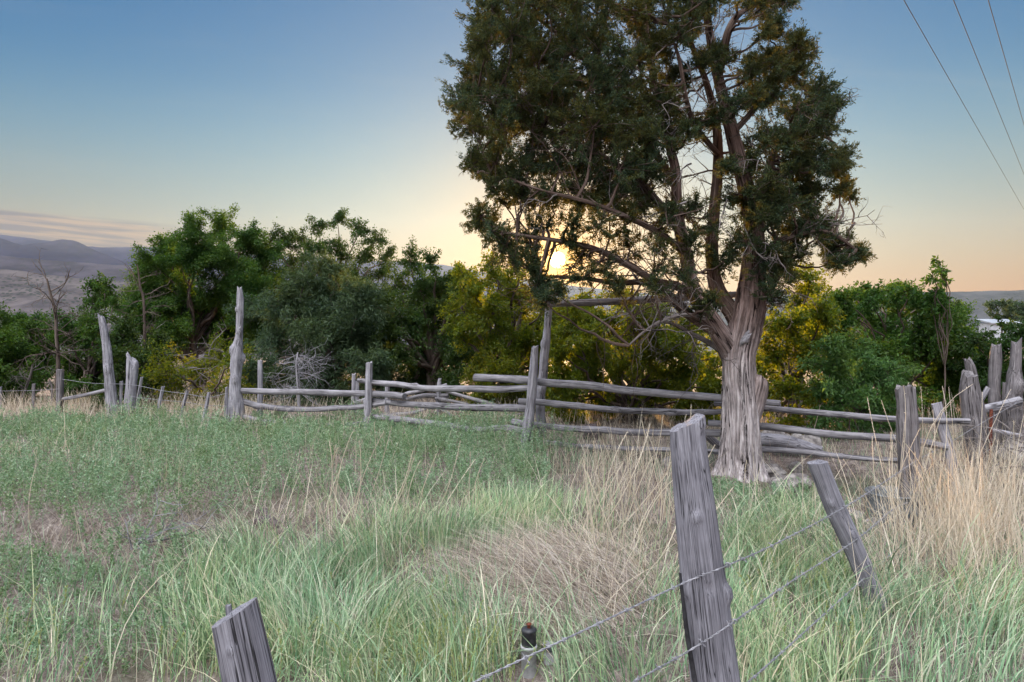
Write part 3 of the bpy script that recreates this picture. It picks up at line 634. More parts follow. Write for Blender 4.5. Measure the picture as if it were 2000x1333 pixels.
snag('dead_sapling', 'short pale forked sapling left of the dark square post', [(100, 808, 4), (101, 780, 4), (100, 755, 3), (96, 742, 2)], 12.0, M['twig'], 7, .25, 'dead sapling', .7, .007)
bmb = MB(); bb = at(370, 815, 13); bb[2] = gz(bb[0], bb[1])
for i in range(42): deadtwig(bmb, at(R.uniform(280, 470), R.uniform(690, 800), R.uniform(12.4, 13.6)), R.normal(size=3) * np.array([1, .4, .6]), R.uniform(.4, .9), R.uniform(.006, .012), 2, .2)
tag(bmb.build('dead_brush', M['twig'], base=bb), 'tangle of bare grey twigs behind the leaning stakes', 'brush')

# ------------------------------------------------------------------ rail fence, gate frame, back fence
def gbase(u, v, Y):
    b = at(u, v, Y); b[2] = float(gz(b[0], b[1])); return b
def sink(pts, Y):
    """carry a post's last pixel point down to just under the ground"""
    b = at(pts[-1][0], pts[-1][1], Y); g_ = float(gz(b[0], b[1])) - .08
    if b[2] > g_:
        dv = (b[2] - g_) * F / Y; a_, c_ = pts[-2], pts[-1]; k_ = dv / max(1.0, c_[1] - a_[1])
        pts = pts[:-1] + [(c_[0] + (c_[0] - a_[0]) * min(k_, .5) * .5, c_[1] + dv, c_[2])]
    return pts[::-1]           # built from the ground up
RF = empty('rail_fence', gbase(1037, 885, 8.25), 'weathered corral fence of horizontal log rails, running behind the juniper trunk', 'fence')
def post(parent, pts, Y, mat='post', label=None, name='post', **k):
    mb = MB(); kw = dict(sides=26, rings=70, rough=.07, rs=5, groove=.09, gk=3.2, jag=.35, slant=.2); kw.update(k)
    Yl = Y if np.ndim(Y) == 0 else Y[-1]
    ptube(mb, sink(pts, Yl) if np.ndim(Y) == 0 else pts[::-1], Y if np.ndim(Y) == 0 else np.array(Y)[::-1], **kw)
    o = mb.build(name, M[mat], parent)
    if label: tag(o, label)
    return o
post(RF, [(467, 565, 8), (468, 585, 12), (468, 620, 14), (466, 655, 14), (461, 690, 22), (463, 740, 20), (460, 790, 26), (458, 835, 34)], 10.2, rough=.16, rs=4, knots=[(.50, 2.2, .05, .06), (.56, -1.2, .05, .05), (.70, .5, .04, .03), (.35, .2, .05, .03), (.85, -.8, .03, .03)], label='tall knotted gnarled post', sides=36, rings=110, jag=.8, wob=.02)
post(RF, [(721, 709, 12), (720, 760, 14), (719, 800, 15), (716, 836, 15)], 9.9, knots=[(.45, -1.5, .03, .025)])
post(RF, [(1045, 678, 13), (1042, 730, 17), (1036, 790, 18), (1029, 850, 21), (1026, 884, 21)], 8.2, rough=.1, label='slightly leaning split post')
post(RF, [(1768, 757, 36), (1771, 800, 36), (1776, 900, 40), (1786, 1010, 42)], 6.1, 'post_dark', flat=.7, sq=3.0, slant=0, jag=.5, groove=.12, label='thick square split post')
def fY(u):                             # depth of the fence line along the photo
    return float(np.interp(u, [440, 720, 928, 1035, 1300, 1440, 1520, 1775, 1900], [10.25, 9.98, 8.75, 8.36, 7.5, 7.28, 7.05, 6.25, 6.2]))
def rail(parent, pts, dY=0.0, Yf=fY, mat='rail', **k):
    mb = MB(); kw = dict(sides=16, rings=60, rough=.065, rs=5, groove=.06, gk=2.5, jag=.3, wob=.010, knots=[(R.uniform(.05, .95), R.uniform(-1.5, 1.8), R.uniform(.02, .045), R.uniform(.006, .016)) for _ in range(6)]); kw.update(k)
    ptube(mb, pts, np.array([Yf(p_[0]) + dY for p_ in pts]), **kw); return mb.build('rail', M[mat], parent)
for pts, dY in [([(472, 763, 11), (600, 766, 12), (720, 770, 12), (790, 775, 13)], .0), ([(473, 783, 12), (520, 796, 11), (600, 801, 11), (700, 794, 10), (755, 787, 10)], .05), ([(468, 812, 12), (530, 825, 11), (640, 833, 10), (714, 829, 10)], .0),
   ([(700, 743, 9), (760, 750, 11), (850, 760, 12), (950, 760, 13), (1033, 757, 13)], .02), ([(716, 781, 11), (800, 790, 12), (900, 796, 14), (990, 798, 14), (1032, 800, 15)], .10), ([(722, 813, 10), (820, 825, 12), (920, 838, 12), (985, 836, 13), (1030, 846, 14)], .06),
   ([(928, 738, 15), (1040, 745, 15), (1230, 762, 15), (1400, 778, 14), (1524, 787, 11)], .04), ([(1014, 783, 12), (1080, 788, 12), (1250, 803, 12), (1418, 805, 11)], .12), ([(1000, 824, 12), (1060, 831, 12), (1200, 843, 13), (1300, 846, 14), (1412, 845, 14)], .10), ([(1050, 864, 9), (1150, 872, 9), (1300, 878, 9), (1440, 884, 9)], .04),
   ([(1395, 790, 9), (1470, 797, 11), (1600, 806, 12), (1765, 819, 12), (1894, 823, 11)], .18), ([(1384, 826, 12), (1500, 833, 14), (1640, 850, 14), (1762, 858, 15), (1850, 872, 13)], .14), ([(1470, 875, 12), (1560, 882, 11), (1640, 892, 10), (1762, 899, 11)], .10)]:
    rail(RF, pts, dY)
GF = empty('log_gate_frame', gbase(1056, 880, 8.75), 'tall log gateway with one upright and a crossbar running behind the juniper', 'gate frame')
post(GF, [(1069, 584, 14), (1066, 650, 15), (1061, 720, 17), (1057, 800, 18), (1054, 880, 17)], 8.75, 'post', name='upright', rough=.15, jag=.9, wob=.03, knots=[(.4, .2, .04, .03), (.7, -.9, .04, .03)])
mb = MB(); ptube(mb, [(1066, 594, 13), (1200, 589, 14), (1330, 582, 14), (1450, 575, 12), (1536, 571, 10)], [8.68, 8.5, 8.3, 8.1, 8.0], sides=16, rings=60, rough=.06, groove=.05, jag=.3); mb.build('crossbar', M['post_dark'], GF)
BF = empty('rail_fence', gbase(800, 830, 11.2), 'collapsed older rail fence with crossed poles, behind the middle span of rails', 'fence')
for pts in [[(691, 731, 7), (690, 780, 8), (688, 826, 9)], [(698, 745, 7), (697, 790, 7), (695, 826, 8)], [(757, 752, 9), (756, 790, 9), (755, 835, 9)], [(859, 741, 6), (857, 760, 10), (856, 800, 10), (855, 850, 10)]]:
    post(BF, pts, 11.2, sides=14, rings=30, jag=.8)
for pts in [[(790, 770, 6), (840, 760, 7), (872, 752, 7)], [(793, 781, 8), (830, 774, 9), (877, 773, 9)], [(866, 762, 7), (910, 775, 7), (968, 792, 7)], [(740, 811, 7), (800, 808, 7), (840, 795, 7), (880, 782, 6)], [(802, 822, 9), (840, 815, 9), (874, 815, 9)], [(852, 796, 7), (880, 812, 7), (910, 832, 7)], [(735, 768, 6), (705, 785, 7), (690, 787, 7)], [(850, 780, 6), (900, 788, 6), (960, 806, 6)], [(700, 810, 9), (760, 815, 9), (800, 822, 8)], [(930, 806, 6), (980, 812, 6), (1030, 808, 5)], [(935, 822, 6), (980, 818, 6), (1030, 826, 5)]]:
    rail(BF, pts, R.uniform(-.12, .12), Yf=lambda u: 11.15, sides=10, rings=24)

# ------------------------------------------------------------------ free-standing posts
def lone(label, pts, Y, mat='post', name='fence_post', cat='post', group=None, **k):
    b = gbase(pts[-1][0], pts[-1][1], Y if np.ndim(Y) == 0 else Y[-1])
    mb = MB(); kw = dict(sides=24, rings=60, rough=.07, rs=5, groove=.08, gk=3.0, jag=.35, slant=.15); kw.update(k)
    if np.ndim(Y) == 0: ptube(mb, sink(list(pts), Y), Y, **kw)
    else: ptube(mb, pts[::-1], np.array(Y)[::-1], **kw)
    return tag(mb.build(name, M[mat], base=b), label, cat, group)
lone('dark brown square post with a brace rail, left of the tall leaning post', [(118, 722, 11), (117, 770, 11), (115, 820, 11)], 11.2, 'post_dark', sq=5, slant=0, jag=.1)
lone('tall weathered grey post leaning left, its top high above the bushes', [(198, 618, 11), (205, 655, 14), (210, 700, 17), (215, 750, 19), (222, 818, 22)], 11.0, rough=.12, knots=[(.5, .3, .05, .03)], jag=.9, slant=-.6)
lone('stubby thick grey post with a jagged broken top', [(257, 699, 12), (259, 712, 20), (256, 760, 20), (252, 822, 21)], 10.9, rough=.13, jag=1.4, slant=-.8)
SG = 'thin grey stakes of the wire fence on the left'
lone('thin upright stake just left of the stubby broken post', [(237, 745, 6), (236, 780, 6), (235, 815, 6)], 11.1, group=SG)
lone('thin stake leaning right, touching the stubby broken post on its right', [(277, 737, 5), (270, 780, 6), (264, 820, 6)], 10.9, group=SG)
lone('leaning stake next right after the pair at the stubby post', [(319, 755, 6), (311, 790, 7), (302, 828, 7)], 10.8, group=SG)
lone('middle one of the three evenly spaced leaning stakes', [(366, 764, 6), (359, 790, 6), (351, 825, 7)], 10.8, group=SG)
lone('leaning stake nearest the knotted gatepost, with a wire wrapped round it', [(408, 767, 6), (402, 800, 7), (393, 838, 7)], 10.4, group=SG)
lone('thin upright stake touching the left side of the knotted gatepost', [(443, 757, 6), (442, 795, 7), (442, 832, 7)], 10.4, group=SG)
lone('pale sawn upright stake behind the first span of rails', [(508, 704, 8), (508, 750, 9), (508, 818, 9)], 10.7, sq=4, slant=0, jag=.1)
lone('short dark stake left of the brown square post', [(66, 750, 6), (65, 780, 6), (64, 812, 6)], 11.5, 'post_dark')
lone('bluish thin stake at the left frame edge', [(1, 756, 5), (1, 780, 5), (0, 806, 5)], 11.8, 'post')
mb = MB(); ptube(mb, [(121, 780, 6), (160, 773, 7), (212, 761, 7)], [11.2, 11.1, 11.05], sides=12, rings=30, rough=.06, jag=.3)
tag(mb.build('brace_rail', M['rail'], base=at(160, 773, 11.1)), 'pale pole sloping from the square brown post to the tall leaning post', 'rail')
# right-hand group
lone('heavy dark post with flat broken top, in the tall straw at right', [(1892, 730, 28), (1894, 780, 34), (1902, 850, 36), (1912, 960, 38)], 6.9, 'post_dark', rough=.1, jag=.9, knots=[(.6, -.8, .04, .03)])
lone('slim split post rising just behind the heavy flat-topped post', [(1889, 702, 11), (1894, 716, 17), (1904, 760, 18), (1920, 830, 19), (1942, 960, 20)], 7.3, 'post_dark', jag=1.2)
lone('grey plank leaning in the straw between the square post and the heavy post', [(1829, 788, 20), (1842, 840, 21), (1856, 890, 20), (1870, 950, 20)], 6.4, 'post', name='leaning_plank', cat='plank', flat=.3, sq=6, slant=0, jag=.1, groove=.05)
lone('knobbly dark post, the taller of two at the right edge behind the log rail', [(1946, 673, 16), (1945, 700, 20), (1943, 760, 20), (1946, 870, 24)], 8.1, 'post_dark', rough=.14, jag=.9)
lone('gnarled post with a big knot at the right frame edge', [(1985, 668, 17), (1984, 710, 20), (1982, 740, 28), (1980, 800, 26), (1982, 880, 28)], 7.9, 'post_dark', rough=.16, jag=.8, knots=[(.62, .2, .06, .05), (.5, -1.4, .05, .05)])
lone('short thin stub between the two knobbly right-hand posts', [(1962, 748, 6), (1961, 780, 7), (1960, 870, 8)], 8.4, 'post_dark')
mb = MB(); ptube(mb, [(1908, 802, 16), (1950, 794, 18), (1990, 784, 18)], [7.5, 7.6, 7.7], sides=18, rings=36, rough=.07, jag=.3)
tag(mb.build('log_rail', M['paletwig'], base=at(1950, 794, 7.6)), 'short pale log lashed between the heavy post and the gnarled post', 'log')
mb = MB(); ptube(mb, [(1905, 798, 10), (1918, 778, 11), (1930, 757, 10)], [7.9, 7.9, 7.9], sides=10, rings=20, flat=.4, sq=5)
tag(mb.build('brace_board', M['post'], base=at(1918, 778, 7.9)), 'short grey board slanting up beside the heavy post', 'board')
mb = MB(); ptube(mb, [(1925, 838, 9), (1965, 846, 9), (2030, 860, 9)], 7.4, sides=10, rings=20, rough=.1)
tag(mb.build('fallen_rail', M['post'], base=at(1965, 846, 7.4)), 'grey pole lying low at the right edge among brush', 'rail')
mb = MB()
for i in range(75): deadtwig(mb, at(R.uniform(1900, 2080), R.uniform(840, 980), R.uniform(6.0, 7.6)), R.normal(size=3) * np.array([1, .6, .6]) + np.array([0, 0, .25]), R.uniform(.25, .55), R.uniform(.003, .008), 2, .2)
tag(mb.build('brush_pile', M['twig'], base=gbase(1980, 960, 6.8)), 'tangled pile of bare twigs at the right edge under the pale log', 'brush')
# rusty stake on the right
mb = MB(); ptube(mb, [(1936, 800, 7), (1935, 850, 7), (1935, 905, 7)], 7.2, sides=8, rings=10, flat=.4); tag(mb.build('metal_stake', M['rust'], base=gbase(1935, 900, 7.2)), 'dull red metal stake behind the heavy dark post', 'stake')

# foreground barbed-wire line -------------------------------------------------
NP = empty('fence_post', gbase(1431, 1640, 2.1), 'biggest post, grey split wood with slanted top and knots, in front of the juniper', 'post')
mb = MB(); ptube(mb, [(1440, 1700, 104), (1428, 1580, 103), (1398, 1333, 94), (1375, 1140, 86), (1356, 980, 77), (1345, 880, 70), (1340, 826, 66)], 2.1, sides=64, rings=200, rough=.03, rs=5, groove=.012, gk=6, slant=.42, jag=.12,
    knots=[(.62, 1.15, .020, .020), (.645, .05, .013, -.008), (.80, -.15, .013, .012), (.99, .9, .02, .012), (.64, -1.3, .022, .012)], flat=.85, seed=3)
mb.build('post_body', M['post_near'], NP)
mb = MB(); ptube(mb, [(1375, 1420, 7), (1352, 1300, 9), (1338, 1210, 8), (1328, 1120, 5)], [2.05, 2.05, 2.055, 2.06], sides=8, rings=30, rough=.2, flat=.4); mb.build('bark_strip', M['black'], NP)
LP = empty('fence_post', gbase(1722, 1212, 3.6), 'thin round post leaning far left in the grass, sawn end up', 'post')
mb = MB(); ptube(mb, [(1748, 1262, 36), (1710, 1172, 37), (1668, 1072, 38), (1628, 985, 38), (1597, 903, 36)], 3.6, sides=40, rings=110, rough=.04, groove=.012, gk=6, slant=-.25, jag=.08, knots=[(.62, .2, .02, .012), (.8, -.5, .016, .010), (.45, .6, .02, .012)], seed=8)
mb.build('post_body', M['post_near'], LP)
mb = MB(); ptube(mb, [(1622, 932, 5), (1633, 952, 5), (1646, 976, 3)], 3.62, sides=6, rings=10); mb.build('spike', M['rust'], LP)
CP = empty('fence_post', gbase(690, 2300, 1.25), 'cracked grey post end rising from the bottom frame edge', 'post')
mb = MB(); ptube(mb, [(715, 2420, 100), (640, 2050, 100), (560, 1680, 100), (488, 1333, 98), (458, 1196, 92)], 1.25, sides=72, rings=190, rough=.015, groove=.006, gk=6, slant=.36, jag=.06, flat=.85, knots=[(.955, -.1, .006, .004)], seed=12)
mb.build('post_body', M['post_near'], CP)
mb = MB(); ptube(mb, [(455, 1260, 12), (448, 1200, 13), (446, 1182, 11)], 1.33, sides=10, rings=14, jag=.3); mb.build('splinter', M['post_near'], CP)
mb = MB()
for pts in ([(476, 1194, 2.0), (487, 1245, 3.2), (508, 1333, 4.2), (530, 1420, 4)], [(452, 1197, 1.2), (462, 1262, 2.6), (474, 1333, 2.0)]):
    Yq = 1.25 - .85 * .5 * 95 * 1.25 / F * .98
    ptube(mb, pts, Yq, sides=6, rings=24, flat=.25)
mb.build('crack', M['black'], CP)

def wirestrand(label, pts, sag=0.0, barb=.115):
    """two twisted strands with barbs, one thing per strand"""
    P = np.array(pts, float); n = int(np.linalg.norm(np.diff(P, axis=0), axis=1).sum() / .012)
    C = spline(P, n); L = np.concatenate([[0], np.cumsum(np.linalg.norm(np.diff(C, axis=0), axis=1))])
    mid = C[len(C) // 2]; root = empty('barbed_wire', mid, label, 'barbed wire', 'barbed wire strands of the near fence')
    T = unit(np.gradient(C, axis=0)); N = unit(np.cross(T, [0, 0, 1.0])); B = np.cross(T, N); mb = MB()
    for ph in (0, pi):
        a_ = L * 2 * pi / .05 + ph; tube(mb, C + .0019 * (np.cos(a_)[:, None] * N + np.sin(a_)[:, None] * B),   .0015, sides=5, ref=np.array([0, 0, 1.0]))
    mb.build('strand', M['wire'], root)
    for s_ in np.arange(.05, L[-1], barb):
        bm2 = MB(); i = int(np.searchsorted(L, s_)); c = C[min(i, n - 1)]
        th = np.linspace(0, 4 * pi, 14)[:, None]; tt = np.linspace(-.005, .005, 14)[:, None]
        tube(bm2, c + .0042 * (np.cos(th) * N[i] + np.sin(th) * B[i]) + tt * T[i], .0012, sides=4)
        for sg in (1, -1):
            d = unit(N[i] * R.normal() + B[i] * R.normal()); tube(bm2, np.array([c - d * .014 + T[i] * .004 * sg, c + d * .014 - T[i] * .004 * sg]), [.0011, .0007], sides=4)
        bm2.build('barb', M['wire'], root)
    return root
rn = .088                                # stand off from the post face
Yn = 2.1 - .066; Yl = 3.6 - .055; Yt = 6.1 - .10
wirestrand('top barbed strand of the near fence, crossing the biggest post highest', [at(820, 1390, 1.47), at(926, 1333, 1.55), at(1180, 1213, 1.78), at(1338, 1138, Yn), at(1418, 1106, Yn + .01), at(1520, 1060, 2.5), at(1655, 988, Yl), at(1745, 930, 4.9), at(1790, 900, Yt), at(1850, 868, 6.5), at(1915, 828, 6.75), at(1985, 788, 7.1)])
wirestrand('second barbed strand, crossing the biggest post below the large knot', [at(1150, 1385, 1.72), at(1237, 1333, 1.80), at(1345, 1272, Yn), at(1432, 1216, Yn + .01), at(1540, 1140, 2.6), at(1676, 1052, Yl + .02), at(1745, 995, 5.0), at(1785, 975, Yt), at(1850, 932, 6.5), at(1930, 880, 6.8), at(1995, 845, 7.1)])
wirestrand('lowest barbed strand, running from the bottom edge through grass to the leaning post', [at(1405, 1375, Yn), at(1461, 1333, 2.2), at(1560, 1245, 2.7), at(1690, 1128, Yl + .03), at(1760, 1065, 5.0), at(1790, 1045, Yt + .02)])
for (u, v, Y_, par) in [(1421, 1104, 2.05, NP), (1434, 1214, 2.05, NP), (1648, 990, 3.56, LP), (1672, 1056, 3.56, LP)]:
    mb = MB(); c = at(u, v, Y_); th = np.linspace(-.4, 2 * pi - .9, 14)[:, None]
    tube(mb, c + .007 * (np.cos(th) * np.array([1, -.3, 0]) + np.sin(th) * np.array([0, -.4, 1.1])), .002, sides=5); mb.build('staple', M['wire'], par)
def thinwire(label, pts, r=.0028):
    P = np.array(pts); mb = MB(); tube(mb, P, r, sides=4, rings=40, cap=False)
    tag(mb.build('fence_wire', M['wire'], base=P[len(P) // 2]), label, 'wire', 'wires of the left-hand fence')
thinwire('upper slack wire between the square brown post and the stakes at left', [at(121, 741, 11.1), at(170, 748, 11.1), at(205, 750, 10.95), at(258, 752, 10.8), at(320, 764, 10.7), at(366, 770, 10.7), at(406, 776, 10.35), at(445, 768, 10.1)])
thinwire('middle wire along the leaning stakes at left', [at(258, 775, 10.8), at(316, 782, 10.7), at(362, 786, 10.7), at(404, 792, 10.35), at(452, 794, 10.0)])
thinwire('lowest wire along the leaning stakes at left', [at(212, 790, 10.9), at(256, 795, 10.75), at(310, 800, 10.7), at(357, 806, 10.7), at(398, 815, 10.3), at(452, 818, 10.0)])
thinwire('wire running off the left edge from the square brown post', [at(-40, 762, 11.7), at(0, 764, 11.7), at(64, 763, 11.4), at(116, 760, 11.1)])

# overhead cables -----------------------------------------------------------
for (u0, h, lab) in [(1765, 7.0, 'overhead cable crossing lowest, the leftmost of the three'), (1862, 7.2, 'overhead cable in the middle of the three'), (1930, 7.4, 'overhead cable nearest the top right corner')]:
    Y0 = h * F / HOR; X0 = (u0 - 1000) / F * Y0
    s_ = np.linspace(-22, 320, 120)[:, None]; P = np.array([X0, Y0, CZ + h]) + s_ * np.array([.821, 1.0, .034])
    mb = MB(); tube(mb, P, .009, sides=6); tag(mb.build('power_line', M['cable'], base=P[10]), lab, 'power line', 'overhead power lines')

# white shed far right ---------------------------------------------------------
b = at(1952, 660, 60); SH = empty('shed', (b[0], 60, float(gz(b[0], 60)) - .1), 'small white shed with pale low roof far off at the right edge', 'shed')
def box(x0, x1, y0, y1, zz0, zz1):
    v = np.array([[x, y, z] for z in (zz0, zz1) for y in (y0, y1) for x in (x0, x1)], float)
    return v, np.array([[0, 2, 3, 1], [4, 5, 7, 6], [0, 1, 5, 4], [2, 6, 7, 3], [0, 4, 6, 2], [1, 3, 7, 5]])
xl, xr = at(1936, 640, 60)[0], at(1990, 640, 60)[0]; zt, zb_ = at(1950, 633, 60)[2], float(gz(b[0], 60)) - .15
mb = MB(); v, q_ = box(xl, xr, 60, 61.6, zb_, zt); mb.add(v, quads=q_); mb.build('wall', M['white'], SH, smooth=False)
mb = MB(); v, q_ = box(xl - .12, xr + .2, 59.8, 61.8, zt + .003, zt + .10); v[[6, 7], 2] += .32; v[[2, 3], 2] += .30; mb.add(v, quads=q_); mb.build('roof', M['roofw'], SH, smooth=False)
mb = MB(); v, q_ = box(xr - .95, xr - .35, 59.96, 60.0 - .004, zb_ + .5, zt - .15); mb.add(v, quads=q_); mb.build('door', M['galv'], SH, smooth=False)

# tub, pipes, stones --------------------------------------------------------
TB = gbase(1742, 950, 6.0); tb = empty('metal_tub', TB, 'round galvanised tub half sunk in grass beside the thick square post', 'tub')
th = np.linspace(0, 2 * pi, 48, endpoint=False); mb = MB(); prof = [(.185, -.1), (.19, .05), (.20, .10), (.20, .12), (.195, .20), (.205, .265), (.205, .27), (.195, .27), (.19, .26), (.185, .05), (.18, -.02)]
V = np.array([[TB[0] + r_ * cos(t_), TB[1] + r_ * sin(t_), TB[2] + z_] for r_, z_ in prof for t_ in th]); n_ = 48
a_ = np.arange(len(prof) - 1)[:, None] * n_ + np.arange(n_); b_ = np.arange(len(prof) - 1)[:, None] * n_ + (np.arange(n_) + 1) % n_
mb.add(V, quads=np.stack([a_, b_, b_ + n_, a_ + n_], -1).reshape(-1, 4)); mb.build('tub_wall', M['galv'], tb)
mb = MB(); t_ = np.linspace(0, 2 * pi, 49); tube(mb, np.stack([TB[0] + .205 * np.cos(t_), TB[1] + .205 * np.sin(t_), TB[2] + .272 + 0 * t_], -1), .009, sides=8, ref=np.array([0, 0, 1.0]), cap=False); mb.build('rim', M['galv'], tb)
mb = MB(); v = np.concatenate([[[TB[0], TB[1], TB[2] + .06]], np.stack([TB[0] + .186 * np.cos(th), TB[1] + .186 * np.sin(th), TB[2] + .06 + 0 * th], -1)]); mb.add(v, tris=[[0, i + 1, (i + 1) % 48 + 1] for i in range(48)]); mb.build('soil_fill', M['stone_dark'], tb)

pb = gbase(1033, 1310, 3.1); pp = empty('standpipe', pb, 'grey standpipe with black cap in the flattened dry grass', 'pipe')
def vpipe(mb, c, prof, n=32):
    mb2 = [(r_, z_) for r_, z_ in prof]; th = np.linspace(0, 2 * pi, n, endpoint=False)
    V = np.array([[c[0] + r_ * cos(t_), c[1] + r_ * sin(t_), c[2] + z_] for r_, z_ in mb2 for t_ in th]); k = len(mb2)
    a_ = np.arange(k - 1)[:, None] * n + np.arange(n); b_ = np.arange(k - 1)[:, None] * n + (np.arange(n) + 1) % n
    mb.add(V, quads=np.stack([a_, b_, b_ + n, a_ + n], -1).reshape(-1, 4))
mb = MB(); vpipe(mb, pb, [(.034, -.05), (.034, .122), (.038, .124), (.038, .134), (.03, .136), (.001, .136)]); mb.build('pipe_body', M['pvc'], pp)
mb = MB(); vpipe(mb, pb, [(.033, .1365), (.033, .195), (.035, .197), (.035, .207), (.028, .212), (.010, .214), (.001, .214)]); mb.build('cap', M['black'], pp)
mb = MB(); vpipe(mb, pb, [(.008, .214), (.008, .226), (.013, .227), (.013, .232), (.006, .236), (.001, .236)], 12); mb.build('valve_knob', M['rust'], pp)
p2 = gbase(1072, 1296, 3.2); p2o = empty('pipe_stub', p2, 'short open grey pipe stub just right of the black-capped standpipe', 'pipe')
mb = MB(); vpipe(mb, p2, [(.026, -.05), (.026, .09), (.023, .092), (.020, .09), (.019, .0), (.001, .0)]); mb.build('pipe_body', M['pvc'], p2o)
mb = MB(); vpipe(mb, p2, [(.029, .06), (.030, .062), (.030, .088), (.029, .09), (.0262, .0905)]); mb.build('collar', M['galv'], p2o)

def rock(label, u, v, Y, rx, ry, rz, mat='stone', seed=0, name='rock', cat='rock', lift=.3):
    n, k = 30, 22; th, ph = np.meshgrid(np.linspace(0, 2 * pi, n, endpoint=False), np.linspace(.001, pi - .001, k))
    d = np.stack([np.cos(th) * np.sin(ph), np.sin(th) * np.sin(ph), np.cos(ph)], -1)
    s_ = 1 + .30 * vn(d * 1.6 + seed * 7.3) + .20 * (np.abs(vn(d * 3.3 + seed * 3.1)) - .35) + .07 * vn(d * 9 + seed) + .03 * vn(d * 19 + seed)
    b = gbase(u, v, Y); V = d * s_[..., None] * np.array([rx, ry, rz]) + b + np.array([0, 0, rz * lift])
    a_ = np.arange(k - 1)[:, None] * n + np.arange(n); b_ = np.arange(k - 1)[:, None] * n + (np.arange(n) + 1) % n
    mb = MB(); mb.add(V.reshape(-1, 3), quads=np.stack([a_, a_ + n, b_ + n, b_], -1).reshape(-1, 4))
    return tag(mb.build(name, M[mat], base=b), label, cat)
for i, (lab, u, v, Y, rx, ry, rz, mt) in enumerate([
  ('pale flat stone touching the right side of the juniper roots', 1503, 905, 7.0, .13, .10, .06, 'stone'),
  ('small round pale stone right of the juniper, under the lowest rail', 1556, 902, 7.3, .06, .05, .05, 'stone'),
  ('broad tan stone in front of the juniper roots, left of the leaning post', 1532, 930, 6.6, .13, .10, .06, 'stone'),
  ('low tan stone behind the sawn end of the leaning post', 1560, 915, 6.8, .10, .08, .06, 'stone'),
  ('smooth pale stone right of the leaning post top', 1662, 970, 5.9, .10, .08, .055, 'stone'),
  ('dark stone under the middle rails left of the juniper', 1157, 862, 8.9, .11, .09, .09, 'stone_dark'),
  ('reddish dark stone in short grass right of the split post', 1282, 903, 7.5, .07, .06, .05, 'stone_dark'),
  ('pale stone half hidden behind the biggest post', 1310, 908, 7.3, .08, .06, .05, 'stone'),
  ('grey boulder behind the lowest rail right of the trunk', 1515, 862, 8.4, .16, .14, .12, 'stone'),
  ('rounded grey boulder next to the fallen log', 1572, 868, 8.2, .14, .13, .11, 'stone'),
  ('white stone wedged by the gnarled post at the right edge', 1993, 752, 7.9, .10, .09, .13, 'stone'),
  ('white stone at the right edge under the pale log', 1975, 860, 7.4, .15, .10, .12, 'stone'),
  ('dark lumpy clod on the bare patch at left centre', 523, 1030, 5.2, .085, .06, .04, 'stone_dark'),
  ('small dark clod behind the larger one on the bare patch', 512, 1003, 5.55, .05, .04, .025, 'stone_dark'),
  ('small pale stone at the foot of the tub', 1700, 985, 5.7, .06, .05, .04, 'stone')]):
    rock(lab, u, v, Y, rx * 1.2, ry * 1.2, rz * 1.35, mt, seed=i + 1, lift=.45)
mb = MB(); ptube(mb, [(1480, 858, 24), (1520, 862, 28), (1560, 870, 25), (1604, 880, 14)], [8.0, 7.95, 7.9, 7.85], sides=22, rings=40, rough=.14, groove=.1, jag=.5)
tag(mb.build('fallen_log', M['post'], base=gbase(1540, 880, 7.9)), 'grey fallen log lying behind the lowest rail right of the trunk', 'log')
mb = MB(); ptube(mb, [(1380, 850, 14), (1400, 868, 15), (1425, 880, 12)], [7.7, 7.6, 7.5], sides=12, rings=20, rough=.1)
tag(mb.build('fallen_log', M['post_dark'], base=gbase(1400, 868, 7.6)), 'short dark log slanting to the left foot of the juniper', 'log')
# fallen bleached branch
mb = MB(); b = gbase(265, 1082, 4.65); b[2] += .03
for (du, dv, L_) in [(95, -75, .42), (150, -20, .52), (60, -60, .25), (40, -90, .35), (-10, -50, .22)]:
    deadtwig(mb, b + R.normal(size=3) * .01, at(265 + du, 1082 + dv, 4.65) - at(265, 1082, 4.65), L_, .006, 2, .13)
tag(mb.build('fallen_branch', M['paletwig'], base=b), 'bleached forked branch lying on the bare patch at left', 'branch')

# ------------------------------------------------------------------ grass, weeds, straw (stuff)
def uv_of(x, y): return 1000 + F * x / y, HOR + F * CZ / y
def blob(u, v, cu, cv, ru, rv, soft=.35):
    d = np.sqrt(((u - cu) / ru) ** 2 + ((v - cv) / rv) ** 2); return 1 - sst(d, 1 - soft, 1 + soft)
CLEAR = [(1045, 1330, 55, 45, .93), (1442, 935, 80, 26, .92), (1790, 1010, 38, 32, .6), (1745, 975, 60, 38, .9), (1560, 925, 110, 36, .92), (1660, 985, 45, 22, .8)]
def field(n, y0, y1, mask, margin=1.12, pw=1.0, clear=CLEAR):
    """n candidate roots inside the view fan, kept with probability mask(u, v, x, y)"""
    y = np.sqrt(R.uniform(y0 * y0, y1 * y1, n)) if pw == 1.0 else R.uniform(y0, y1, n)
    x = R.uniform(-.75 * margin, .75 * margin, n) * y
    u, v = uv_of(x, y); keep = mask(u, v, x, y)
    for (cu, cv, ru, rv, am) in clear: keep = keep * (1 - am * blob(u, v, cu, cv, ru, rv, .35))
    k = R.random(n) < keep
    return x[k], y[k]
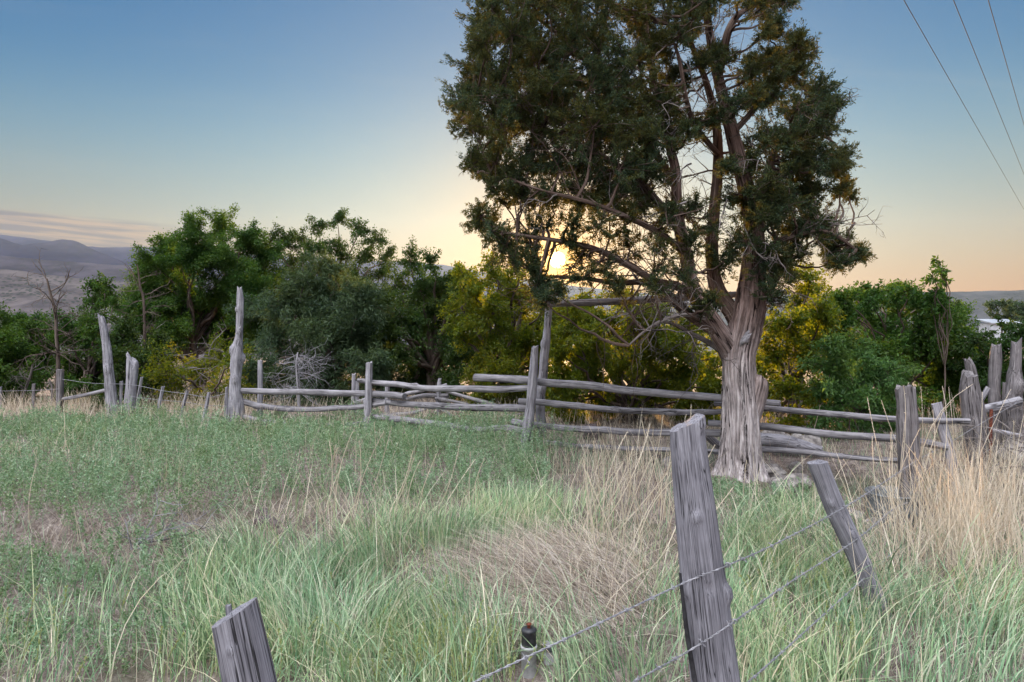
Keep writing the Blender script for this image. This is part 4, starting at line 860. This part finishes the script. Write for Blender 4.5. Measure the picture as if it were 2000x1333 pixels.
def blades(mb, x, y, h, wd, lean, az=None, curl=.5, zoff=0.0, segs=3):
    """tapered bent blades; lean = how far the tip goes sideways relative to h"""
    n = len(x); az = R.uniform(0, 2 * pi, n) if az is None else az
    ld = np.stack([np.cos(az), np.sin(az), np.zeros(n)], -1)
    p0 = np.stack([x, y, gz(x, y) - .01 + zoff], -1); h = np.broadcast_to(h, (n,)); wd = np.broadcast_to(wd, (n,)); lean = np.broadcast_to(lean, (n,))
    ln = np.clip(lean, 0, 1.2)
    upz = np.sqrt(np.maximum(.02, 1 - np.minimum(ln, .98) ** 2))
    p2 = p0 + ld * (h * ln)[:, None] + np.array([0, 0, 1.0]) * (h * upz)[:, None]
    p1 = p0 + ld * (h * ln * (.5 - .42 * curl))[:, None] + np.array([0, 0, 1.0]) * (h * (.5 * upz + .25 * curl))[:, None]
    fa = R.uniform(0, 2 * pi, n); sd_ = np.stack([np.cos(fa), np.sin(fa), np.zeros(n)], -1)
    ts = np.linspace(0, 1, segs + 1); V = np.zeros((n, 2 * segs + 1, 3))
    for i, t in enumerate(ts):
        c = (1 - t) ** 2 * p0 + 2 * t * (1 - t) * p1 + t * t * p2
        ww = (wd * .5 * (1 - .75 * t ** 1.5))[:, None]
        if i < segs: V[:, 2 * i] = c - sd_ * ww; V[:, 2 * i + 1] = c + sd_ * ww
        else: V[:, 2 * segs] = c
    o = np.arange(n)[:, None] * (2 * segs + 1)
    q_ = np.concatenate([o + np.array([[2 * i, 2 * i + 1, 2 * i + 3, 2 * i + 2]]) for i in range(segs - 1)]); t3 = o + np.array([[2 * segs - 2, 2 * segs - 1, 2 * segs]])
    mb.add(V.reshape(-1, 3), quads=q_, tris=t3)
def pn(x, y, sc, s): return .5 + .5 * vn2(x, y, sc, s)

def lush_mask(u, v, x, y):
    m_ = np.maximum(blob(u, v, 830, 1180, 420, 165), blob(u, v, 660, 1330, 300, 140))
    m_ = np.maximum(m_, blob(u, v, 1560, 1230, 190, 190)); m_ = np.maximum(m_, .45 * blob(u, v, 1150, 1330, 170, 60)); m_ = np.maximum(m_, .7 * blob(u, v, 1900, 1300, 160, 140))
    m_ = np.maximum(m_, .16 * blob(u, v, 200, 1300, 300, 130)); m_ = np.maximum(m_, .75 * blob(u, v, 1000, 1030, 190, 50))
    m_ = m_ * (1 - .95 * blob(u, v, 1105, 1185, 175, 95, .3))
    return m_ * (.12 + .88 * sst(pn(x, y, 2.1, 40), .34, .58))
g1 = MB()
x, y = field(72000, 2.3, 6.0, lush_mask)
cl_az = 2 * pi * pn(x, y, .9, 41) * 1.7
blades(g1, x, y, R.uniform(.16, .40, len(x)) * (.7 + .5 * pn(x, y, 1.2, 42)), R.uniform(.0030, .0085, len(x)), R.uniform(.08, .95, len(x)), cl_az + R.normal(size=len(x)) * .8, .7)
x, y = field(9000, 2.3, 5.2, lush_mask)                       # long arching leaves
blades(g1, x, y, R.uniform(.30, .58, len(x)), R.uniform(.003, .007, len(x)), R.uniform(.45, 1.0, len(x)), 2 * pi * pn(x, y, .9, 41) * 1.7 + R.normal(size=len(x)) * 1.2, .95, segs=5)
tag(g1.build('grass', M['grass'], smooth=False), 'lush pale green grass filling the foreground', 'grass', kind='stuff')
g2 = MB()
x, y = field(76000, 2.3, 9.0, margin=1.4, mask=lambda u, v, x, y: np.clip(.25 + .5 * blob(u, v, 300, 1180, 420, 160) + .4 * blob(u, v, 1500, 1150, 350, 200) , 0, 1) * (.2 + .8 * sst(pn(x, y, 1.1, 44), .35, .65)) * (1 - .85 * blob(u, v, 330, 1060, 330, 55)) * (1 - .9 * blob(u, v, 1110, 1190, 140, 90)))
blades(g2, x, y, R.uniform(.07, .24, len(x)), R.uniform(.0025, .0055, len(x)), R.uniform(.1, .7, len(x)), None, .6)
tag(g2.build('short_grass', M['grass2'], smooth=False), 'short blue-green grass between the weeds', 'grass', kind='stuff')

# leafy weeds: rounded mounds of upright leafy stems
wd_ = MB()
def weed_mask(u, v, x, y):
    m_ = np.maximum(blob(u, v, 180, 900, 620, 75, .3), blob(u, v, 640, 885, 380, 60, .3)); m_ = np.maximum(m_, blob(u, v, 180, 955, 380, 50)); m_ = np.maximum(m_, .9 * blob(u, v, 380, 975, 110, 40))
    m_ = np.maximum(m_, blob(u, v, 245, 1020, 70, 25)); m_ = np.maximum(m_, .8 * blob(u, v, 890, 930, 160, 60)); m_ = np.maximum(m_, .9 * blob(u, v, 1420, 985, 60, 28)); m_ = np.maximum(m_, .6 * blob(u, v, 1540, 1000, 90, 40))
    m_ = np.maximum(m_, .7 * blob(u, v, 120, 1170, 260, 90)); m_ = np.maximum(m_, .8 * blob(u, v, 200, 1290, 280, 110)); m_ = np.maximum(m_, .7 * blob(u, v, 40, 1010, 120, 40))
    for bu, bv, ru_, rv_ in ((330, 1062, 330, 34), (560, 1005, 190, 26), (160, 1125, 140, 26), (120, 905, 170, 14)): m_ = m_ * (1 - .9 * blob(u, v, bu, bv, ru_, rv_, .3))
    return m_
mx_, my_ = field(4200, 3.2, 10.6, weed_mask)
kept = []
for cx, cy_ in zip(mx_, my_):
    big_ = R.uniform(.15, .46)
    if any((cx - a_) ** 2 + (cy_ - b_) ** 2 < (.80 * (big_ + c_)) ** 2 for a_, b_, c_ in kept): continue
    kept.append((cx, cy_, big_))
for cx, cy_, big_ in kept:
    rad = big_; hh = (.12 + .86 * big_) * R.uniform(.7, 1.25) * (.60 if cy_ > 8.8 else .45 if cx > 1.0 else 1.1 if cy_ > 4.8 else .5); ns = int(62 * (rad / .25) ** 1.5)
    a_ = R.uniform(0, 2 * pi, ns); q_ = rad * np.sqrt(R.random(ns)); sxx, syy = cx + q_ * np.cos(a_), cy_ + q_ * np.sin(a_)
    hs = hh * (1.1 - .75 * (q_ / rad) ** 2) * R.uniform(.75, 1.2, ns)
    nl = 30; t = R.uniform(.12, 1.0, (ns, nl)); lean = np.stack([np.cos(a_), np.sin(a_)], -1) * (q_ / rad * .45)[:, None]
    zg = gz(sxx, syy)
    pos = np.stack([sxx[:, None] + lean[:, :1] * hs[:, None] * t, syy[:, None] + lean[:, 1:] * hs[:, None] * t, zg[:, None] + hs[:, None] * t], -1).reshape(-1, 3)
    n = len(pos); far_ = .8 + .06 * cy_
    leaves(wd_, pos, unit(R.normal(size=(n, 3)) * np.array([1, 1, .5]) + np.array([0, 0, .55])), rdir(n, .5), R.uniform(.011, .026, n) * far_, R.uniform(.005, .0095, n) * far_)
x, y = field(6000, 4.0, 10.6, lambda u, v, x, y: .7 * weed_mask(u, v, x, y) * sst(pn(x, y, 1.3, 63), .45, .7))
k_ = len(x); hz = R.uniform(.10, .34, k_); 
for q_ in range(9):                                          # narrow silvery leaves up thin stems
    t = (q_ + R.random(k_)) / 9; ln_ = R.normal(size=(k_, 2)) * .03
    leaves(wd_, np.stack([x + ln_[:, 0] * t, y + ln_[:, 1] * t, gz(x, y) + hz * t], -1), unit(R.normal(size=(k_, 3)) * np.array([1, 1, .4]) + np.array([0, 0, .9])), rdir(k_, .3), R.uniform(.03, .07, k_), R.uniform(.005, .010, k_))
tag(wd_.build('weeds', M['weed'], smooth=False), 'soft mounds of leafy green weeds across the field', 'weeds', kind='stuff')

# thatch lying everywhere
th_ = MB()
x, y = field(180000, 2.3, 14.0, clear=(), margin=1.4, mask=lambda u, v, x, y: (.35 + .65 * sst(pn(x, y, .8, 50), .3, .7)) * np.where(y > 6, .55, 1.0))
blades(th_, x, y, R.uniform(.05, .19, len(x)), R.uniform(.0022, .0045, len(x)) * (1 + .05 * y), R.uniform(.55, 1.0, len(x)), None, .3, segs=2)
x, y = field(30000, 2.7, 4.8, lambda u, v, x, y: blob(u, v, 1100, 1180, 190, 105, .4))
blades(th_, x, y, R.uniform(.18, .55, len(x)), R.uniform(.0025, .005, len(x)), R.uniform(.90, 1.08, len(x)), 2.6 + 1.6 * (pn(x, y, .7, 51) - .5) + R.normal(size=len(x)) * .55, .6, zoff=R.uniform(0, .05, len(x)) + .16 * blob(*uv_of(x, y), 1100, 1170, 150, 70, .6) * R.random(len(x)), segs=4)
x, y = field(14000, 3.6, 5.6, lambda u, v, x, y: np.maximum(blob(u, v, 330, 1060, 360, 45), blob(u, v, 700, 1000, 240, 35)))
blades(th_, x, y, R.uniform(.08, .22, len(x)), R.uniform(.003, .005, len(x)), R.uniform(.7, 1.0, len(x)), None, .3, segs=2)
tag(th_.build('thatch', M['thatch'], smooth=False), 'matted dead grass covering the soil', 'dry grass', kind='stuff')

# standing straw
sw = MB()
def straw_mask(u, v, x, y):
    m_ = np.maximum(blob(u, v, 1900, 1040, 150, 110, .4), .55 * blob(u, v, 1900, 1200, 200, 140)); m_ = np.maximum(m_, .16 * blob(u, v, 800, 1200, 480, 190)); m_ = np.maximum(m_, .42 * blob(u, v, 1230, 1020, 120, 120, .5)); m_ = np.maximum(m_, .22 * blob(u, v, 1500, 1130, 300, 160))
    m_ = np.maximum(m_, .30 * blob(u, v, 740, 1050, 150, 60)); m_ = np.maximum(m_, .05); return m_
x, y = field(16000, 2.5, 8.5, straw_mask)
u_, v_ = uv_of(x, y); tall = np.clip(blob(u_, v_, 1900, 1040, 160, 120) + .35 * blob(u_, v_, 1230, 1020, 130, 120) + .25 * blob(u_, v_, 740, 1050, 150, 60), .15, 1)
blades(sw, x, y, R.uniform(.35, .95, len(x)) * (.35 + .65 * tall), R.uniform(.0018, .0036, len(x)) * (1 + .05 * y), np.clip(R.normal(.35, .22, len(x)), .03, .95), 2 * pi * pn(x, y, .7, 55) * 1.6 + R.normal(size=len(x)) * .9, .45, segs=4)
x, y = field(20000, 9.6, 12.4, lambda u, v, x, y: np.maximum(blob(u, v, 200, 806, 330, 14, .5), .25 * blob(u, v, 1200, 840, 900, 40)))
blades(sw, x, y, R.uniform(.15, .46, len(x)), R.uniform(.004, .007, len(x)), R.uniform(.1, .7, len(x)), None, .5)
x, y = field(9000, 6.0, 9.2, lambda u, v, x, y: np.maximum(blob(u, v, 1200, 890, 260, 40, .5), .6 * blob(u, v, 1600, 920, 200, 45)))
blades(sw, x, y, R.uniform(.08, .28, len(x)), R.uniform(.003, .005, len(x)), R.uniform(.1, .7, len(x)), None, .5)
x, y = field(9000, 2.7, 4.8, lambda u, v, x, y: blob(u, v, 1100, 1170, 190, 100, .4))
blades(sw, x, y, R.uniform(.2, .6, len(x)), R.uniform(.0022, .0045, len(x)), R.uniform(.8, 1.08, len(x)), 2.6 + R.normal(size=len(x)) * 1.0, .7, zoff=.14 * blob(*uv_of(x, y), 1100, 1170, 150, 70, .6) * R.random(len(x)), segs=4)
def long_straw(n, mask, h0, h1, l0, l1, azf=None, y0=2.6, y1=8.5):
    x, y = field(n, y0, y1, mask, clear=CLEAR[:3]); k_ = len(x)
    blades(sw, x, y, R.uniform(h0, h1, k_), R.uniform(.0024, .0042, k_) * (1 + .07 * y), R.uniform(l0, l1, k_), azf(k_) if azf else None, .35, segs=4)
long_straw(11500, lambda u, v, x, y: .8 * blob(u, v, 1895, 1040, 150, 110, .4), .4, .95, .05, .85, None, 3.6, 8.0)
long_straw(9000, lambda u, v, x, y: .6 * blob(u, v, 1840, 1180, 220, 140, .4), .35, .8, .3, 1.0)
long_straw(7500, lambda u, v, x, y: .5 * blob(u, v, 1215, 1040, 110, 110, .4), .35, .85, .1, .9)
long_straw(9000, lambda u, v, x, y: .28 * blob(u, v, 1560, 1170, 260, 170, .4), .35, .8, .4, 1.05)
long_straw(7000, lambda u, v, x, y: .3 * blob(u, v, 800, 1130, 420, 160, .4), .25, .6, .3, 1.0)
long_straw(16000, lambda u, v, x, y: .13 * blob(u, v, 480, 900, 560, 80, .3), .2, .5, .05, .8, None, 5, 10)
long_straw(6000, lambda u, v, x, y: .6 * blob(u, v, 130, 905, 230, 22, .5), .2, .45, .1, .8, None, 6, 9)
tag(sw.build('dry_grass', M['straw'], smooth=False), 'pale dry straw standing in tufts, tallest at right', 'dry grass', kind='stuff')

# long flowering stalks that stand clear of the rest
tk = MB()
stk = [(640 + 26 * i + R.normal() * 8, 1010 + R.normal() * 12, R.uniform(95, 190), R.uniform(5, 70)) for i in range(12)]
stk += [(650, 1000, 130, 2), (662, 995, 120, -2), (690, 1010, 150, 12), (735, 920, 95, -4), (812, 905, 80, 12), (1580, 870, 80, 22), (60, 1040, 130, 10), (128, 900, 110, -4), (1300, 930, 120, 40), (1265, 960, 150, 30), (1560, 1050, 160, 6), (1600, 1040, 120, -8), (1330, 990, 200, 20), (1180, 1000, 140, -20), (1450, 1010, 110, 8)]
stk += [(R.uniform(1720, 1990), R.uniform(960, 1100), R.uniform(120, 230), R.normal() * 60) for i in range(46)]
stk += [(R.uniform(1120, 1320), R.uniform(1000, 1160), R.uniform(110, 220), R.normal() * 60) for i in range(30)]
for (u, v, hp, dp) in stk:
    Y_ = CZ * F / (v - HOR); b = gbase(u, v, Y_); tip = at(u + dp, v - hp, Y_ + R.normal() * .1); q_ = bez(b, tip, 8, .02)
    tube(tk, q_, np.linspace(.0030, .0016, 8) * (1 + .07 * Y_), sides=4, cap=False)
    n = 16; t = R.uniform(.72, 1, n); pos = np.stack([np.interp(t, np.linspace(0, 1, 8), q_[:, i]) for i in range(3)], -1)
    leaves(tk, pos, unit(unit(tip - b)[None] + R.normal(size=(n, 3)) * .35), rdir(n), R.uniform(.01, .022, n), R.uniform(.003, .005, n))
gs = MB()
for i in range(110):
    u, v = (R.uniform(700, 1020), R.uniform(1290, 1420)) if i < 55 else (R.uniform(0, 1000), R.uniform(1150, 1400)) if i < 85 else (R.uniform(1430, 1680), R.uniform(1150, 1380))
    Y_ = CZ * F / (v - HOR); b = gbase(u, v, Y_); tip = b + np.array([R.normal() * .06, R.normal() * .05, R.uniform(.18, .36)]); q_ = bez(b, tip, 7, 0)
    tube(gs, q_, np.linspace(.0018, .0010, 7), sides=4, cap=False)
    n = 34; t = R.uniform(.66, 1.04, n); pos = np.stack([np.interp(t, np.linspace(0, 1, 7), q_[:, i_]) for i_ in range(3)], -1)
    leaves(gs, pos, unit(unit(tip - b)[None] + R.normal(size=(n, 3)) * .45), rdir(n), R.uniform(.008, .018, n), R.uniform(.003, .006, n))
tag(gs.build('seed_grass', M['seed'], smooth=False), 'green seed-headed grass stems near the bottom edge', 'grass stalks', kind='stuff')
tag(tk.build('grass_stalks', M['straw'], smooth=False), 'long pale seed stalks standing above the grass', 'grass stalks', kind='stuff')

# ------------------------------------------------------------------ evening haze
hm = bpy.data.materials.new('evening_haze'); hm.use_nodes = True; t = NT(hm.node_tree); hm.node_tree.nodes.clear()
pv = t.n('ShaderNodeVolumePrincipled'); pv.inputs['Color'].default_value = (.30, .50, .95, 1); pv.inputs['Density'].default_value = .00006; pv.inputs['Anisotropy'].default_value = .55
ho = t.n('ShaderNodeOutputMaterial'); t.l(pv.outputs[0], ho.inputs['Volume'])
mb = MB(); v, q_ = box(-4200, 4200, -75, 3350, -120, 480); mb.add(v, quads=q_); tag(mb.build('haze', hm, smooth=False), kind='stuff')
